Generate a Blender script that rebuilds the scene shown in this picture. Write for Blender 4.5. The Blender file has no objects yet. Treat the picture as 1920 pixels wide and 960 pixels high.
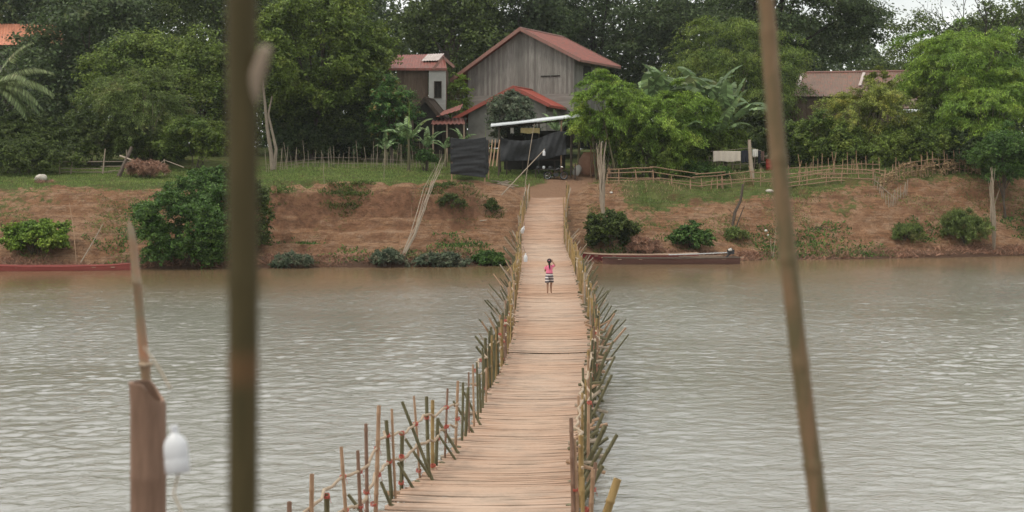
import bpy, math, random
import numpy as np
from mathutils import Vector, Matrix
random.seed(7)
rng = np.random.default_rng(11)
sc = bpy.context.scene
COL = sc.collection
F = 2666.7; HOR = 325.0; CAMZ = 5.7          # focal length in photo pixels, horizon row, eye height above the water

# ------------------------------------------------------------------ camera
cd = bpy.data.cameras.new('camera'); cam = bpy.data.objects.new('camera', cd); COL.objects.link(cam)
cam.location = (0, 0, CAMZ); cam.rotation_euler = (math.radians(90), 0, 0)
cd.lens = 50; cd.sensor_width = 36; cd.sensor_fit = 'HORIZONTAL'
cd.shift_y = -(480 - HOR) / 1920
cd.clip_start = 0.05; cd.clip_end = 6000
cd.dof.use_dof = True; cd.dof.focus_distance = 44; cd.dof.aperture_fstop = 2.8
sc.camera = cam

# ------------------------------------------------------------------ sky, sun, exposure
SUN_EL, SUN_AZ = 60, 248      # azimuth clockwise from +Y: behind the camera, to the left
w = bpy.data.worlds.new('World'); sc.world = w; w.use_nodes = True
nt = w.node_tree; nt.nodes.clear()
out = nt.nodes.new('ShaderNodeOutputWorld'); bg = nt.nodes.new('ShaderNodeBackground')
sky = nt.nodes.new('ShaderNodeTexSky'); sky.sky_type = 'NISHITA'; sky.sun_disc = False
sky.sun_elevation = math.radians(SUN_EL); sky.sun_rotation = math.radians(SUN_AZ)
sky.air_density = 1.2; sky.dust_density = 3.0
tc = nt.nodes.new('ShaderNodeTexCoord'); mp = nt.nodes.new('ShaderNodeMapping'); mp.inputs['Scale'].default_value = (1, 1, 3.2)
no = nt.nodes.new('ShaderNodeTexNoise'); no.inputs['Scale'].default_value = 3.1; no.inputs['Detail'].default_value = 7; no.inputs['Roughness'].default_value = .6
cr = nt.nodes.new('ShaderNodeValToRGB'); cr.color_ramp.elements[0].position = .30; cr.color_ramp.elements[1].position = .60
cr.color_ramp.elements[0].color = (.5, .5, .5, 1); cr.color_ramp.elements[1].color = (1, 1, 1, 1)
mx = nt.nodes.new('ShaderNodeMix'); mx.data_type = 'RGBA'; mx.inputs['B'].default_value = (11.8, 12.0, 11.6, 1)
nt.links.new(tc.outputs['Generated'], mp.inputs[0]); nt.links.new(mp.outputs[0], no.inputs['Vector'])
nt.links.new(no.outputs['Fac'], cr.inputs[0]); nt.links.new(cr.outputs[0], mx.inputs['Factor'])
nt.links.new(sky.outputs[0], mx.inputs['A']); nt.links.new(mx.outputs['Result'], bg.inputs[0])
bg.inputs['Strength'].default_value = 0.1
nt.links.new(bg.outputs[0], out.inputs[0])
sd = bpy.data.lights.new('sun', 'SUN'); sun = bpy.data.objects.new('sun', sd); COL.objects.link(sun)
sd.energy = 1.5; sd.angle = math.radians(10); sd.color = (1, .94, .82)
_a, _e = math.radians(SUN_AZ), math.radians(SUN_EL)
_d = Vector((math.sin(_a) * math.cos(_e), math.cos(_a) * math.cos(_e), math.sin(_e)))
sun.rotation_euler = _d.to_track_quat('Z', 'Y').to_euler()
sc.view_settings.view_transform = 'Standard'; sc.view_settings.look = 'None'
sc.view_settings.gamma = 1; sc.view_settings.use_curve_mapping = False
sc.view_settings.exposure = 0.08
sc.render.engine = 'CYCLES'
sc.cycles.max_bounces = 6; sc.cycles.transparent_max_bounces = 8

# ------------------------------------------------------------------ helpers
def P(px, py, d): return Vector(((px - 960) * d / F, d, CAMZ - (py - HOR) * d / F))
def XX(px, d): return (px - 960) * d / F

def vnoise(x, y, seed=0):
    x = np.asarray(x, float); y = np.asarray(y, float)
    xi = np.floor(x).astype(np.int64); yi = np.floor(y).astype(np.int64)
    fx = x - xi; fy = y - yi; fx = fx*fx*(3-2*fx); fy = fy*fy*(3-2*fy)
    def h(a, b):
        n = (a * 374761393 + b * 668265263 + seed * 974711) & 0x7fffffff
        n = ((n ^ (n >> 13)) * 1274126177) & 0x7fffffff
        n = (n ^ (n >> 16)) & 0xffff
        return n / 65535.0
    return (h(xi, yi)*(1-fx)*(1-fy) + h(xi+1, yi)*fx*(1-fy) + h(xi, yi+1)*(1-fx)*fy + h(xi+1, yi+1)*fx*fy) * 2 - 1
def fbm(x, y, o=4, seed=0):
    s = 0; a = 1; t = 0
    for k in range(o):
        s = s + a * vnoise(np.asarray(x)*2**k + 17.3*k, np.asarray(y)*2**k - 9.1*k, seed + k); t += a; a *= .5
    return s / t
def sstep(a, b, x): t = np.clip((np.asarray(x, float) - a) / (b - a), 0, 1); return t*t*(3-2*t)

class MB:
    def __init__(s): s.v = []; s.f = []; s.m = []; s.cur = 0
    def add(s, vs, fs):
        n = len(s.v); s.v += [tuple(v) for v in vs]
        for f in fs: s.f.append(tuple(n + i for i in f)); s.m.append(s.cur)
    def box(s, c, size, R=None):
        c = Vector(c); hx, hy, hz = [q / 2 for q in size]; vs = []
        for x in (-hx, hx):
            for y in (-hy, hy):
                for z in (-hz, hz):
                    p = Vector((x, y, z)); p = R @ p if R else p; vs.append(c + p)
        s.add(vs, [(0,1,3,2),(4,6,7,5),(0,4,5,1),(2,3,7,6),(0,2,6,4),(1,5,7,3)]); return s
    def beam(s, a, b, wd, ht):
        a = Vector(a); b = Vector(b); d = b - a; L = d.length; d.normalize()
        up = Vector((0, 0, 1)) if abs(d.z) < .95 else Vector((0, 1, 0))
        r = d.cross(up).normalized(); u = r.cross(d)
        R = Matrix((r, d, u)).transposed()
        return s.box((a + b) / 2, (wd, L, ht), R)
    def tube(s, pts, rad, n=8, cap=True, hollow=False):
        pts = [Vector(p) for p in pts]; k = len(pts)
        if not isinstance(rad, (list, tuple)): rad = [rad] * k
        vs = []; fs = []; r0 = None
        for i in range(k):
            d = (pts[min(i+1, k-1)] - pts[max(i-1, 0)])
            d = d.normalized() if d.length > 1e-9 else Vector((0, 0, 1))
            if r0 is None:
                a = Vector((0, 1, 0)) if abs(d.y) < .9 else Vector((1, 0, 0)); r0 = d.cross(a).normalized()
            r0 = (r0 - d * r0.dot(d)).normalized(); q = d.cross(r0)
            for j in range(n):
                t = 2 * math.pi * j / n; vs.append(pts[i] + (r0 * math.cos(t) + q * math.sin(t)) * rad[i])
        for i in range(k - 1):
            for j in range(n):
                j2 = (j + 1) % n; fs.append((i*n + j, i*n + j2, (i+1)*n + j2, (i+1)*n + j))
        if cap:
            fs.append(tuple(range(n))[::-1])
            if hollow:
                d = (pts[-1] - pts[-2]).normalized(); b = len(vs)
                for j in range(n): vs.append(pts[-1] + (vs[(k-1)*n + j] - pts[-1]) * .68)
                for j in range(n): vs.append(pts[-1] - d * rad[-1] * 1.6 + (vs[(k-1)*n + j] - pts[-1]) * .62)
                for j in range(n):
                    j2 = (j+1) % n
                    fs.append(((k-1)*n+j, (k-1)*n+j2, b+j2, b+j)); fs.append((b+j, b+j2, b+n+j2, b+n+j))
                fs.append(tuple(b + n + j for j in range(n)))
            else: fs.append(tuple((k-1)*n + j for j in range(n)))
        s.add(vs, fs); return s
    def bamboo(s, a, b, r, n=8, hollow=True, seg=.34, bend=0.0, taper=.9):
        a = Vector(a); b = Vector(b); L = (b - a).length; k = max(1, int(L / seg)); pts = []; rs = []
        off = Vector((random.uniform(-1, 1), random.uniform(-1, 1), 0)) * bend * L
        def at(t): return a.lerp(b, t) + off * math.sin(math.pi * t)
        ph = random.random() * .6
        ts = [0]
        for i in range(k):
            t = (i + ph + .2) / k
            if t < .97:
                e = min(.012 / L, .2 / k); ts += [t - 2*e, t - e, t + e, t + 2*e]
        ts.append(1)
        for i, t in enumerate(ts):
            if i and t <= ts[i-1]: t = ts[i-1] + 1e-4
            pts.append(at(t)); rr = r * (1 - (1 - taper) * t)
            if 0 < i < len(ts) - 1 and (i - 1) % 4 in (1, 2): rr *= 1.13
            rs.append(rr)
        return s.tube(pts, rs, n, hollow=hollow)
    def lathe(s, prof, c=(0, 0, 0), n=20, sx=1, sy=1):
        c = Vector(c); vs = []; fs = []
        for r, z in prof:
            for j in range(n):
                t = 2 * math.pi * j / n; vs.append(c + Vector((r*math.cos(t)*sx, r*math.sin(t)*sy, z)))
        for i in range(len(prof) - 1):
            for j in range(n):
                j2 = (j+1) % n; fs.append((i*n+j, i*n+j2, (i+1)*n+j2, (i+1)*n+j))
        fs.append(tuple(range(n))[::-1]); fs.append(tuple((len(prof)-1)*n + j for j in range(n)))
        s.add(vs, fs); return s
    def grid(s, fn, nu, nv, thick=None):
        vs = [fn(i / nu, j / nv) for i in range(nu + 1) for j in range(nv + 1)]
        fs = [(i*(nv+1)+j, (i+1)*(nv+1)+j, (i+1)*(nv+1)+j+1, i*(nv+1)+j+1) for i in range(nu) for j in range(nv)]
        s.add(vs, fs); return s
    def build(s, name, mats, parent=None, smooth=False, loc=None):
        me = bpy.data.meshes.new(name); me.from_pydata(s.v, [], s.f)
        if not isinstance(mats, (list, tuple)): mats = [mats]
        for m in mats: me.materials.append(m)
        if len(mats) > 1: me.polygons.foreach_set('material_index', s.m)
        if smooth:
            me.polygons.foreach_set('use_smooth', [True] * len(s.f))
            try: me.set_sharp_from_angle(angle=math.radians(40))
            except Exception: pass
        me.update()
        o = bpy.data.objects.new(name, me); COL.objects.link(o)
        if parent:
            o.parent = parent; parent_inv(o, parent)
        return o
def parent_inv(o, p):   # meshes are written in world coordinates unless the parent is at the origin when built
    o.matrix_parent_inverse = p.matrix_basis.inverted()
def empty(name, loc=(0, 0, 0), label=None, cat=None, group=None):
    o = bpy.data.objects.new(name, None); COL.objects.link(o); o.location = loc; o.empty_display_size = .3
    if label: o['label'] = label; o['category'] = cat
    if group: o['group'] = group
    return o
def tag(o, label, cat, group=None, kind=None):
    if label: o['label'] = label
    if cat: o['category'] = cat
    if group: o['group'] = group
    if kind: o['kind'] = kind
    return o
def thick(o, t):
    m = o.modifiers.new('solid', 'SOLIDIFY'); m.thickness = t; m.offset = 0; return o

# ------------------------------------------------------------------ materials
def newmat(name):
    m = bpy.data.materials.new(name); m.use_nodes = True; n = m.node_tree
    b = n.nodes['Principled BSDF']; return m, n, b
def N(n, t, **k):
    x = n.nodes.new(t)
    for a, v in k.items():
        if a in x.inputs: x.inputs[a].default_value = v
        else: setattr(x, a, v)
    return x
def mixc(n, fac, a, b, mode='MIX'):
    x = n.nodes.new('ShaderNodeMix'); x.data_type = 'RGBA'; x.blend_type = mode
    for k, v in (('Factor', fac), ('A', a), ('B', b)):
        if hasattr(v, 'links') or isinstance(v, bpy.types.NodeSocket): n.links.new(v, x.inputs[k])
        elif k == 'Factor': x.inputs[k].default_value = v
        else: x.inputs[k].default_value = (*v, 1)
    return x.outputs['Result']
def ramp(n, src, stops):
    r = n.nodes.new('ShaderNodeValToRGB'); e = r.color_ramp.elements
    while len(e) < len(stops): e.new(.5)
    for i, (p, c) in enumerate(stops):
        e[i].position = p; e[i].color = (*c, 1) if isinstance(c, tuple) else (c, c, c, 1)
    n.links.new(src, r.inputs[0]); return r.outputs[0]
def noise(n, scale, detail=4, rough=.6, vec=None, sc3=None, coord='Object', dist=0):
    t = n.nodes.new('ShaderNodeTexCoord'); src = t.outputs[coord] if vec is None else vec
    if sc3:
        m = n.nodes.new('ShaderNodeMapping'); m.inputs['Scale'].default_value = sc3; n.links.new(src, m.inputs[0]); src = m.outputs[0]
    x = n.nodes.new('ShaderNodeTexNoise'); x.inputs['Scale'].default_value = scale; x.inputs['Detail'].default_value = detail
    x.inputs['Roughness'].default_value = rough; x.inputs['Distortion'].default_value = dist
    n.links.new(src, x.inputs['Vector']); return x.outputs['Fac']
def bump(n, b, h, strength=.3, dist=.02):
    x = n.nodes.new('ShaderNodeBump'); x.inputs['Strength'].default_value = strength; x.inputs['Distance'].default_value = dist
    n.links.new(h, x.inputs['Height']); n.links.new(x.outputs[0], b.inputs['Normal'])
def island(n): return n.nodes.new('ShaderNodeNewGeometry').outputs['Random Per Island']

def rough_mat(name, c1, c2, scale=3, rough=.8, bs=.3, bd=.01, sc3=None, isl=0.0, spec=.25):
    m, n, b = newmat(name)
    f = noise(n, scale, 6, .65, sc3=sc3)
    c = mixc(n, ramp(n, f, [(.3, 0.), (.7, 1.)]), c1, c2)
    if isl:
        r = ramp(n, island(n), [(0, 1 - isl), (1, 1 + isl)]); c = mixc(n, 1.0, c, r, 'MULTIPLY')
    n.links.new(c, b.inputs['Base Color']); b.inputs['Roughness'].default_value = rough
    b.inputs['Specular IOR Level'].default_value = spec
    bump(n, b, f, bs, bd); return m
def leaf_mat(name, c1, c2, c3=None, trans=.38, sc_=.35):
    m, n, b = newmat(name)
    f = noise(n, sc_, 3, .6)
    c = mixc(n, ramp(n, f, [(.32, 0.), (.68, 1.)]), c1, c2)
    if c3: c = mixc(n, ramp(n, noise(n, sc_*1.9, 2, .5), [(.56, 0.), (.7, .9)]), c, c3)
    r = ramp(n, island(n), [(0, .7), (.5, 1.4), (1, 2.8)]); c = mixc(n, 1.0, c, r, 'MULTIPLY')
    n.links.new(c, b.inputs['Base Color']); b.inputs['Roughness'].default_value = .55; b.inputs['Specular IOR Level'].default_value = .3
    tr = n.nodes.new('ShaderNodeBsdfTranslucent'); n.links.new(c, tr.inputs[0])
    ms = n.nodes.new('ShaderNodeMixShader'); ms.inputs[0].default_value = trans
    n.links.new(b.outputs[0], ms.inputs[1]); n.links.new(tr.outputs[0], ms.inputs[2])
    n.links.new(ms.outputs[0], n.nodes['Material Output'].inputs[0]); return m

M = {}
M['leaf_dark'] = leaf_mat('leaf_dark', (.038, .056, .014), (.075, .100, .022), (.062, .078, .022))
M['leaf_deep'] = leaf_mat('leaf_deep', (.036, .056, .021), (.062, .086, .030), (.07, .078, .03))
M['leaf_mid'] = leaf_mat('leaf_mid', (.056, .088, .017), (.118, .155, .028), (.140, .165, .035))
M['leaf_olive'] = leaf_mat('leaf_olive', (.075, .105, .028), (.115, .150, .040), (.13, .12, .045))
M['leaf_bright'] = leaf_mat('leaf_bright', (.080, .140, .022), (.165, .235, .034), (.205, .250, .044))
M['leaf_gold'] = leaf_mat('leaf_gold', (.10, .13, .028), (.195, .21, .042), (.23, .21, .05))
M['leaf_mango'] = leaf_mat('leaf_mango', (.035, .085, .022), (.075, .135, .03), (.21, .13, .05), sc_=.9)
M['leaf_bush'] = leaf_mat('leaf_bush', (.036, .078, .018), (.070, .122, .026), (.09, .14, .032), sc_=.8)
M['leaf_grey'] = leaf_mat('leaf_grey', (.060, .085, .050), (.105, .120, .075), (.14, .115, .08), sc_=1.2)
M['banana'] = leaf_mat('banana', (.085, .135, .055), (.140, .190, .085), (.17, .18, .08), trans=.3)
M['banana_young'] = leaf_mat('banana_young', (.16, .27, .045), (.24, .34, .07), trans=.4)
M['palm'] = leaf_mat('palm', (.085, .12, .045), (.14, .16, .07), (.18, .16, .09))
M['dry_leaf'] = leaf_mat('dry_leaf', (.21, .145, .075), (.28, .20, .115), (.15, .095, .055), trans=.15, sc_=2)
M['dry_brush'] = leaf_mat('dry_brush', (.16, .09, .06), (.24, .13, .085), trans=.1, sc_=2)
M['grass'] = leaf_mat('grass', (.085, .130, .030), (.135, .170, .045), (.17, .155, .06), trans=.2, sc_=.5)
M['bark'] = rough_mat('bark', (.06, .045, .035), (.14, .11, .085), 4, .9, .6, .03, sc3=(3, 3, .6))
M['bark_pale'] = rough_mat('bark_pale', (.20, .16, .12), (.34, .28, .22), 4, .9, .6, .03, sc3=(3, 3, .6))
M['bark_dark'] = rough_mat('bark_dark', (.02, .017, .014), (.045, .036, .03), 4, .9, .6, .03, sc3=(3, 3, .6))
M['b_tan'] = rough_mat('bamboo_tan', (.30, .185, .115), (.42, .27, .17), 5, .6, .2, .004, sc3=(6, 6, .8), isl=.25)
M['b_green'] = rough_mat('bamboo_green', (.075, .072, .038), (.17, .145, .075), 4, .55, .2, .004, sc3=(6, 6, .9), isl=.3)
M['b_yellow'] = rough_mat('bamboo_yellow', (.25, .165, .065), (.38, .26, .11), 3, .6, .2, .004, sc3=(4, 4, .8), isl=.3)
M['b_grey'] = rough_mat('bamboo_grey', (.26, .20, .15), (.40, .33, .25), 4, .75, .3, .004, sc3=(5, 5, .8), isl=.25)
M['b_red'] = rough_mat('bamboo_reddish', (.18, .11, .075), (.27, .165, .115), 5, .65, .2, .004, sc3=(6, 6, .8), isl=.2)
M['branch'] = rough_mat('pale_branch', (.33, .24, .165), (.46, .36, .26), 5, .7, .3, .006)
M['tie'] = rough_mat('red_tie', (.36, .07, .05), (.46, .12, .085), 20, .5, .2, .003)
M['rope'] = rough_mat('rope', (.42, .34, .25), (.55, .47, .37), 30, .9, .4, .003)
M['wire'] = rough_mat('wire', (.05, .04, .035), (.09, .07, .06), 10, .7)
M['jug'], _n, _b = newmat('white_plastic'); _b.inputs['Base Color'].default_value = (.66, .66, .67, 1); _b.inputs['Roughness'].default_value = .35
_b.inputs['Subsurface Weight'].default_value = .25; _b.inputs['Subsurface Radius'].default_value = (.03, .03, .03)
M['cap'] = rough_mat('white_cap', (.7, .7, .72), (.8, .8, .82), 5, .4)

# bridge deck: bamboo splits, every split its own tone, trodden dust along the middle
m, n, b = newmat('bridge_splits')
c = mixc(n, ramp(n, island(n), [(0, 0.), (1, 1.)]), (.34, .225, .165), (.50, .355, .270))
c = mixc(n, ramp(n, noise(n, 2.2, 5, .65, sc3=(.7, 3, 1)), [(.45, 0.), (.75, .55)]), c, (.36, .18, .09))
ax = N(n, 'ShaderNodeAttribute', attribute_name='across'); wv = ramp(n, ax.outputs['Fac'], [(0, 0.), (.28, .6), (.5, .85), (.72, .6), (1, 0.)])
f2 = ramp(n, noise(n, .5, 5, .6, sc3=(1, .6, 1)), [(.3, .35), (.65, 1.)])
mm = N(n, 'ShaderNodeMath', operation='MULTIPLY'); n.links.new(wv, mm.inputs[0]); n.links.new(f2, mm.inputs[1])
c = mixc(n, mm.outputs[0], c, (.52, .385, .295))
c = mixc(n, ramp(n, noise(n, 1.3, 6, .75, sc3=(1, 1.4, 1)), [(.46, 0.), (.64, .65)]), c, (.30, .235, .185))
c = mixc(n, ramp(n, noise(n, .11, 2, .5, sc3=(.2, 1, 1)), [(.5, 0.), (.62, .35)]), c, (.42, .22, .12))
n.links.new(c, b.inputs['Base Color']); b.inputs['Roughness'].default_value = .8; b.inputs['Specular IOR Level'].default_value = .2
bump(n, b, noise(n, 30, 4, .6, sc3=(.15, 3, 1)), .35, .006)
M['deck'] = m

def plank_mat(name, c1, c2, c3, wdt, vertical=True, streak=True):
    m, n, b = newmat(name)
    t = n.nodes.new('ShaderNodeTexCoord'); sp = n.nodes.new('ShaderNodeSeparateXYZ'); n.links.new(t.outputs['Object'], sp.inputs[0])
    mu = N(n, 'ShaderNodeMath', operation='MULTIPLY'); mu.inputs[1].default_value = 1 / wdt
    if vertical:
        ad = N(n, 'ShaderNodeMath', operation='ADD'); n.links.new(sp.outputs['X'], ad.inputs[0]); n.links.new(sp.outputs['Y'], ad.inputs[1]); n.links.new(ad.outputs[0], mu.inputs[0])
    else: n.links.new(sp.outputs['Z'], mu.inputs[0])
    fl = N(n, 'ShaderNodeMath', operation='FLOOR'); n.links.new(mu.outputs[0], fl.inputs[0])
    fr = N(n, 'ShaderNodeMath', operation='FRACT'); n.links.new(mu.outputs[0], fr.inputs[0])
    wn = N(n, 'ShaderNodeTexWhiteNoise', noise_dimensions='1D'); n.links.new(fl.outputs[0], wn.inputs['W'])
    c = mixc(n, wn.outputs['Value'], c1, c2)
    st = noise(n, 3, 5, .7, sc3=(5, 5, .35) if vertical else (.3, .3, 5))
    c = mixc(n, ramp(n, st, [(.4, 0.), (.72, .8)]), c, c3)
    gap = ramp(n, fr.outputs[0], [(0, 0.), (.07, 1.), (.93, 1.), (1, 0.)])
    n.links.new(c, b.inputs['Base Color']); b.inputs['Roughness'].default_value = .9; b.inputs['Specular IOR Level'].default_value = .15
    h = N(n, 'ShaderNodeMath', operation='MULTIPLY_ADD'); n.links.new(gap, h.inputs[0]); h.inputs[1].default_value = 1.0; n.links.new(st, h.inputs[2])
    bump(n, b, h.outputs[0], .8, .03); return m
M['planks'] = plank_mat('weathered_planks', (.19, .178, .160), (.33, .315, .285), (.12, .108, .098), .22)
M['planks_brown'] = plank_mat('brown_planks', (.14, .095, .07), (.22, .16, .12), (.09, .065, .05), .2)
M['siding'] = plank_mat('grey_siding', (.24, .22, .20), (.30, .28, .255), (.17, .155, .14), .22, False)
M['siding_white'] = plank_mat('white_siding', (.36, .355, .33), (.42, .41, .385), (.28, .27, .25), .24, False)
M['wall_white'] = rough_mat('whitewashed_board', (.36, .355, .33), (.44, .43, .40), 2, .85, .2, .01)
M['concrete'] = rough_mat('concrete', (.19, .175, .155), (.26, .245, .22), 2, .9, .3, .01)
M['dark_wood'] = rough_mat('dark_wood', (.035, .026, .02), (.075, .055, .042), 3, .8, .3, .01)
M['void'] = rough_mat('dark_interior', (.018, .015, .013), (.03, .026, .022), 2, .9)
def roof_mat(name, c1, c2, c3, corr=.18, rough=.55, rust=.46):
    m, n, b = newmat(name)
    f = noise(n, .9, 6, .65); g = noise(n, 4, 5, .7, sc3=(1, .35, 1))
    c = mixc(n, ramp(n, f, [(.35, 0.), (.65, 1.)]), c1, c2)
    c = mixc(n, ramp(n, g, [(rust, 0.), (rust + .15, .85)]), c, c3)
    n.links.new(c, b.inputs['Base Color']); b.inputs['Roughness'].default_value = rough
    bump(n, b, g, .25, .01); return m
M['roof_red'] = roof_mat('red_roof', (.215, .058, .042), (.27, .080, .056), (.15, .07, .052))
M['roof_red2'] = roof_mat('bright_red_roof', (.30, .055, .038), (.36, .075, .05), (.24, .07, .045))
M['roof_edge'] = roof_mat('faded_barge', (.24, .11, .085), (.31, .15, .115), (.2, .12, .1))
M['roof_rust'] = roof_mat('rusty_roof', (.15, .095, .070), (.21, .13, .095), (.32, .10, .06), rust=.52)
M['roof_maroon'] = roof_mat('maroon_tiles', (.17, .055, .045), (.22, .08, .06), (.14, .07, .055))
M['roof_orange'] = roof_mat('orange_tiles', (.55, .20, .11), (.62, .25, .15), (.42, .16, .1))
M['metal_sheet'] = rough_mat('zinc_sheet', (.55, .57, .58), (.70, .72, .73), 2, .4, .2, .01, spec=.5)
M['pale_sheet'] = rough_mat('faded_sheet', (.42, .34, .31), (.58, .50, .47), 2, .6)
M['tarp'] = rough_mat('black_shade_net', (.022, .023, .025), (.042, .043, .046), 6, .75, .3, .01)
M['white_cloth'] = rough_mat('white_cloth', (.6, .57, .52), (.7, .67, .62), 5, .9)
M['beige_cloth'] = rough_mat('beige_cloth', (.50, .43, .36), (.62, .55, .46), 6, .9, sc3=(6, 1, 1))
M['yellow_cloth'] = rough_mat('yellow_cloth', (.42, .33, .14), (.55, .44, .22), 9, .9)
M['dark_cloth'] = rough_mat('dark_cloth', (.02, .022, .03), (.04, .04, .05), 5, .9)
M['brown_cloth'] = rough_mat('brown_cloth', (.10, .06, .05), (.16, .10, .08), 5, .9)
M['pink_clay'] = rough_mat('pink_clay', (.48, .25, .17), (.58, .33, .23), 2, .8)
M['red_paint'] = rough_mat('red_paint', (.34, .045, .035), (.42, .07, .05), 2, .5)
M['boat_red'] = rough_mat('red_hull', (.22, .048, .042), (.31, .085, .07), 1.5, .6, .2, .01, sc3=(.5, 4, 4))
M['boat_brown'] = rough_mat('brown_hull', (.085, .04, .032), (.14, .07, .055), 1.5, .6, .2, .01, sc3=(.5, 4, 4))
M['boat_maroon'] = rough_mat('maroon_hull', (.17, .025, .03), (.22, .045, .045), 1.5, .6, .2, .01, sc3=(.5, 4, 4))
M['plank_pale'] = rough_mat('pale_plank', (.36, .25, .18), (.47, .35, .26), 3, .8, .2, .01, sc3=(.5, 4, 4), isl=.2)
M['black_metal'] = rough_mat('black_metal', (.015, .015, .017), (.03, .03, .032), 5, .4, spec=.5)
M['chrome'], _n, _b = newmat('chrome'); _b.inputs['Base Color'].default_value = (.6, .6, .6, 1); _b.inputs['Metallic'].default_value = 1; _b.inputs['Roughness'].default_value = .25
M['rubber'] = rough_mat('rubber', (.015, .015, .015), (.03, .03, .03), 8, .8)
M['rock'] = rough_mat('pale_rock', (.42, .37, .31), (.58, .53, .46), 6, .9, .6, .03)
M['skin'] = rough_mat('skin', (.30, .16, .10), (.36, .20, .13), 9, .6)
M['hair'] = rough_mat('black_hair', (.012, .009, .008), (.024, .018, .016), 20, .5, sc3=(1, 1, .1))
M['pink'] = rough_mat('pink_shirt', (.72, .17, .27), (.80, .22, .33), 9, .9)
m, n, b = newmat('striped_cloth')
t = n.nodes.new('ShaderNodeTexCoord'); sp = n.nodes.new('ShaderNodeSeparateXYZ'); n.links.new(t.outputs['Object'], sp.inputs[0])
mu = N(n, 'ShaderNodeMath', operation='MULTIPLY'); mu.inputs[1].default_value = 9; n.links.new(sp.outputs['Z'], mu.inputs[0])
fr = N(n, 'ShaderNodeMath', operation='FRACT'); n.links.new(mu.outputs[0], fr.inputs[0])
st = N(n, 'ShaderNodeMath', operation='GREATER_THAN'); n.links.new(fr.outputs[0], st.inputs[0]); st.inputs[1].default_value = .5
n.links.new(mixc(n, st.outputs[0], (.05, .045, .06), (.62, .55, .53)), b.inputs['Base Color']); b.inputs['Roughness'].default_value = .9
M['stripes'] = m

# ground: red river soil, grass where the attribute says so, damp at the waterline
m, n, b = newmat('bank_soil')
f1 = noise(n, .35, 6, .6); f2 = noise(n, 2.2, 6, .7); f3 = noise(n, 11, 5, .7)
c = mixc(n, ramp(n, f1, [(.35, 0.), (.65, 1.)]), (.43, .215, .112), (.56, .325, .19))
c = mixc(n, ramp(n, f2, [(.42, .0), (.68, .75)]), c, (.20, .098, .052))
c = mixc(n, ramp(n, noise(n, 1.1, 5, .7, sc3=(1, 1, 2.2)), [(.47, 0.), (.66, .8)]), c, (.58, .38, .25))
c = mixc(n, ramp(n, f3, [(.46, 0.), (.68, .7)]), c, (.17, .10, .055))
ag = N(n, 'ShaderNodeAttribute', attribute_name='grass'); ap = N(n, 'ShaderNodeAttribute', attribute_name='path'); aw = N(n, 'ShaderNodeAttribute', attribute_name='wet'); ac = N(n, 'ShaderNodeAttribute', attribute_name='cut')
gc = mixc(n, ramp(n, noise(n, .9, 5, .7), [(.35, 0.), (.65, 1.)]), (.105, .155, .038), (.205, .225, .075))
gc = mixc(n, ramp(n, f3, [(.5, 0.), (.8, .6)]), gc, (.20, .16, .08))
gm = N(n, 'ShaderNodeMath', operation='MULTIPLY_ADD'); n.links.new(f2, gm.inputs[0]); gm.inputs[1].default_value = 1.0; n.links.new(ag.outputs['Fac'], gm.inputs[2])
c = mixc(n, ramp(n, gm.outputs[0], [(.88, 0.), (1.12, 1.)]), c, gc)
c = mixc(n, ramp(n, noise(n, 1.0, 5, .7, sc3=(.5, .5, 7), dist=.6), [(.52, 0.), (.60, .65), (.64, 0.)]), c, (.13, .07, .042))
c = mixc(n, ac.outputs['Fac'], c, mixc(n, ramp(n, f2, [(.4, 0.), (.6, 1.)]), (.17, .085, .05), (.34, .17, .10)))  # steep faces: redder exposed soil, darkened in the colour as overhang shade
c = mixc(n, ap.outputs['Fac'], c, (.45, .265, .17))
c = mixc(n, aw.outputs['Fac'], c, (.11, .062, .042))
n.links.new(c, b.inputs['Base Color']); b.inputs['Roughness'].default_value = .92; b.inputs['Specular IOR Level'].default_value = .15
hh = N(n, 'ShaderNodeMath', operation='MULTIPLY_ADD'); n.links.new(f2, hh.inputs[0]); hh.inputs[1].default_value = 2.5; n.links.new(f3, hh.inputs[2])
bump(n, b, hh.outputs[0], 1.0, .28)
M['soil'] = m

# river: silty brown water under wind ripples
m, n, b = newmat('river_water')
t = n.nodes.new('ShaderNodeTexCoord')
def wav(scale, s3, rot, d=4, r=.6):
    mp = n.nodes.new('ShaderNodeMapping'); mp.inputs['Scale'].default_value = s3; mp.inputs['Rotation'].default_value = (0, 0, rot)
    n.links.new(t.outputs['Object'], mp.inputs[0]); return noise(n, scale, d, r, vec=mp.outputs[0], dist=.4)
w1 = wav(1.7, (.62, 1, 1), .3, 4, .65); w2 = wav(5.2, (.7, 1, 1), -.22, 4, .7); w3 = wav(.4, (.6, 1, 1), .12, 3)
gust = ramp(n, noise(n, .035, 3, .55, sc3=(1, 1.6, 1)), [(.35, .3), (.65, 1.1)])
aa = N(n, 'ShaderNodeMath', operation='MULTIPLY_ADD'); n.links.new(w2, aa.inputs[0]); aa.inputs[1].default_value = .55; n.links.new(w1, aa.inputs[2])
ab = N(n, 'ShaderNodeMath', operation='MULTIPLY_ADD'); n.links.new(w3, ab.inputs[0]); ab.inputs[1].default_value = .5; n.links.new(aa.outputs[0], ab.inputs[2])
cl = N(n, 'ShaderNodeAttribute', attribute_name='calm')
gm = N(n, 'ShaderNodeMath', operation='MULTIPLY'); n.links.new(gust, gm.inputs[0]); n.links.new(cl.outputs['Fac'], gm.inputs[1])
bp = N(n, 'ShaderNodeBump'); bp.inputs['Distance'].default_value = .045; n.links.new(gm.outputs[0], bp.inputs['Strength']); n.links.new(ab.outputs[0], bp.inputs['Height'])
n.links.new(bp.outputs[0], b.inputs['Normal'])
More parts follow.
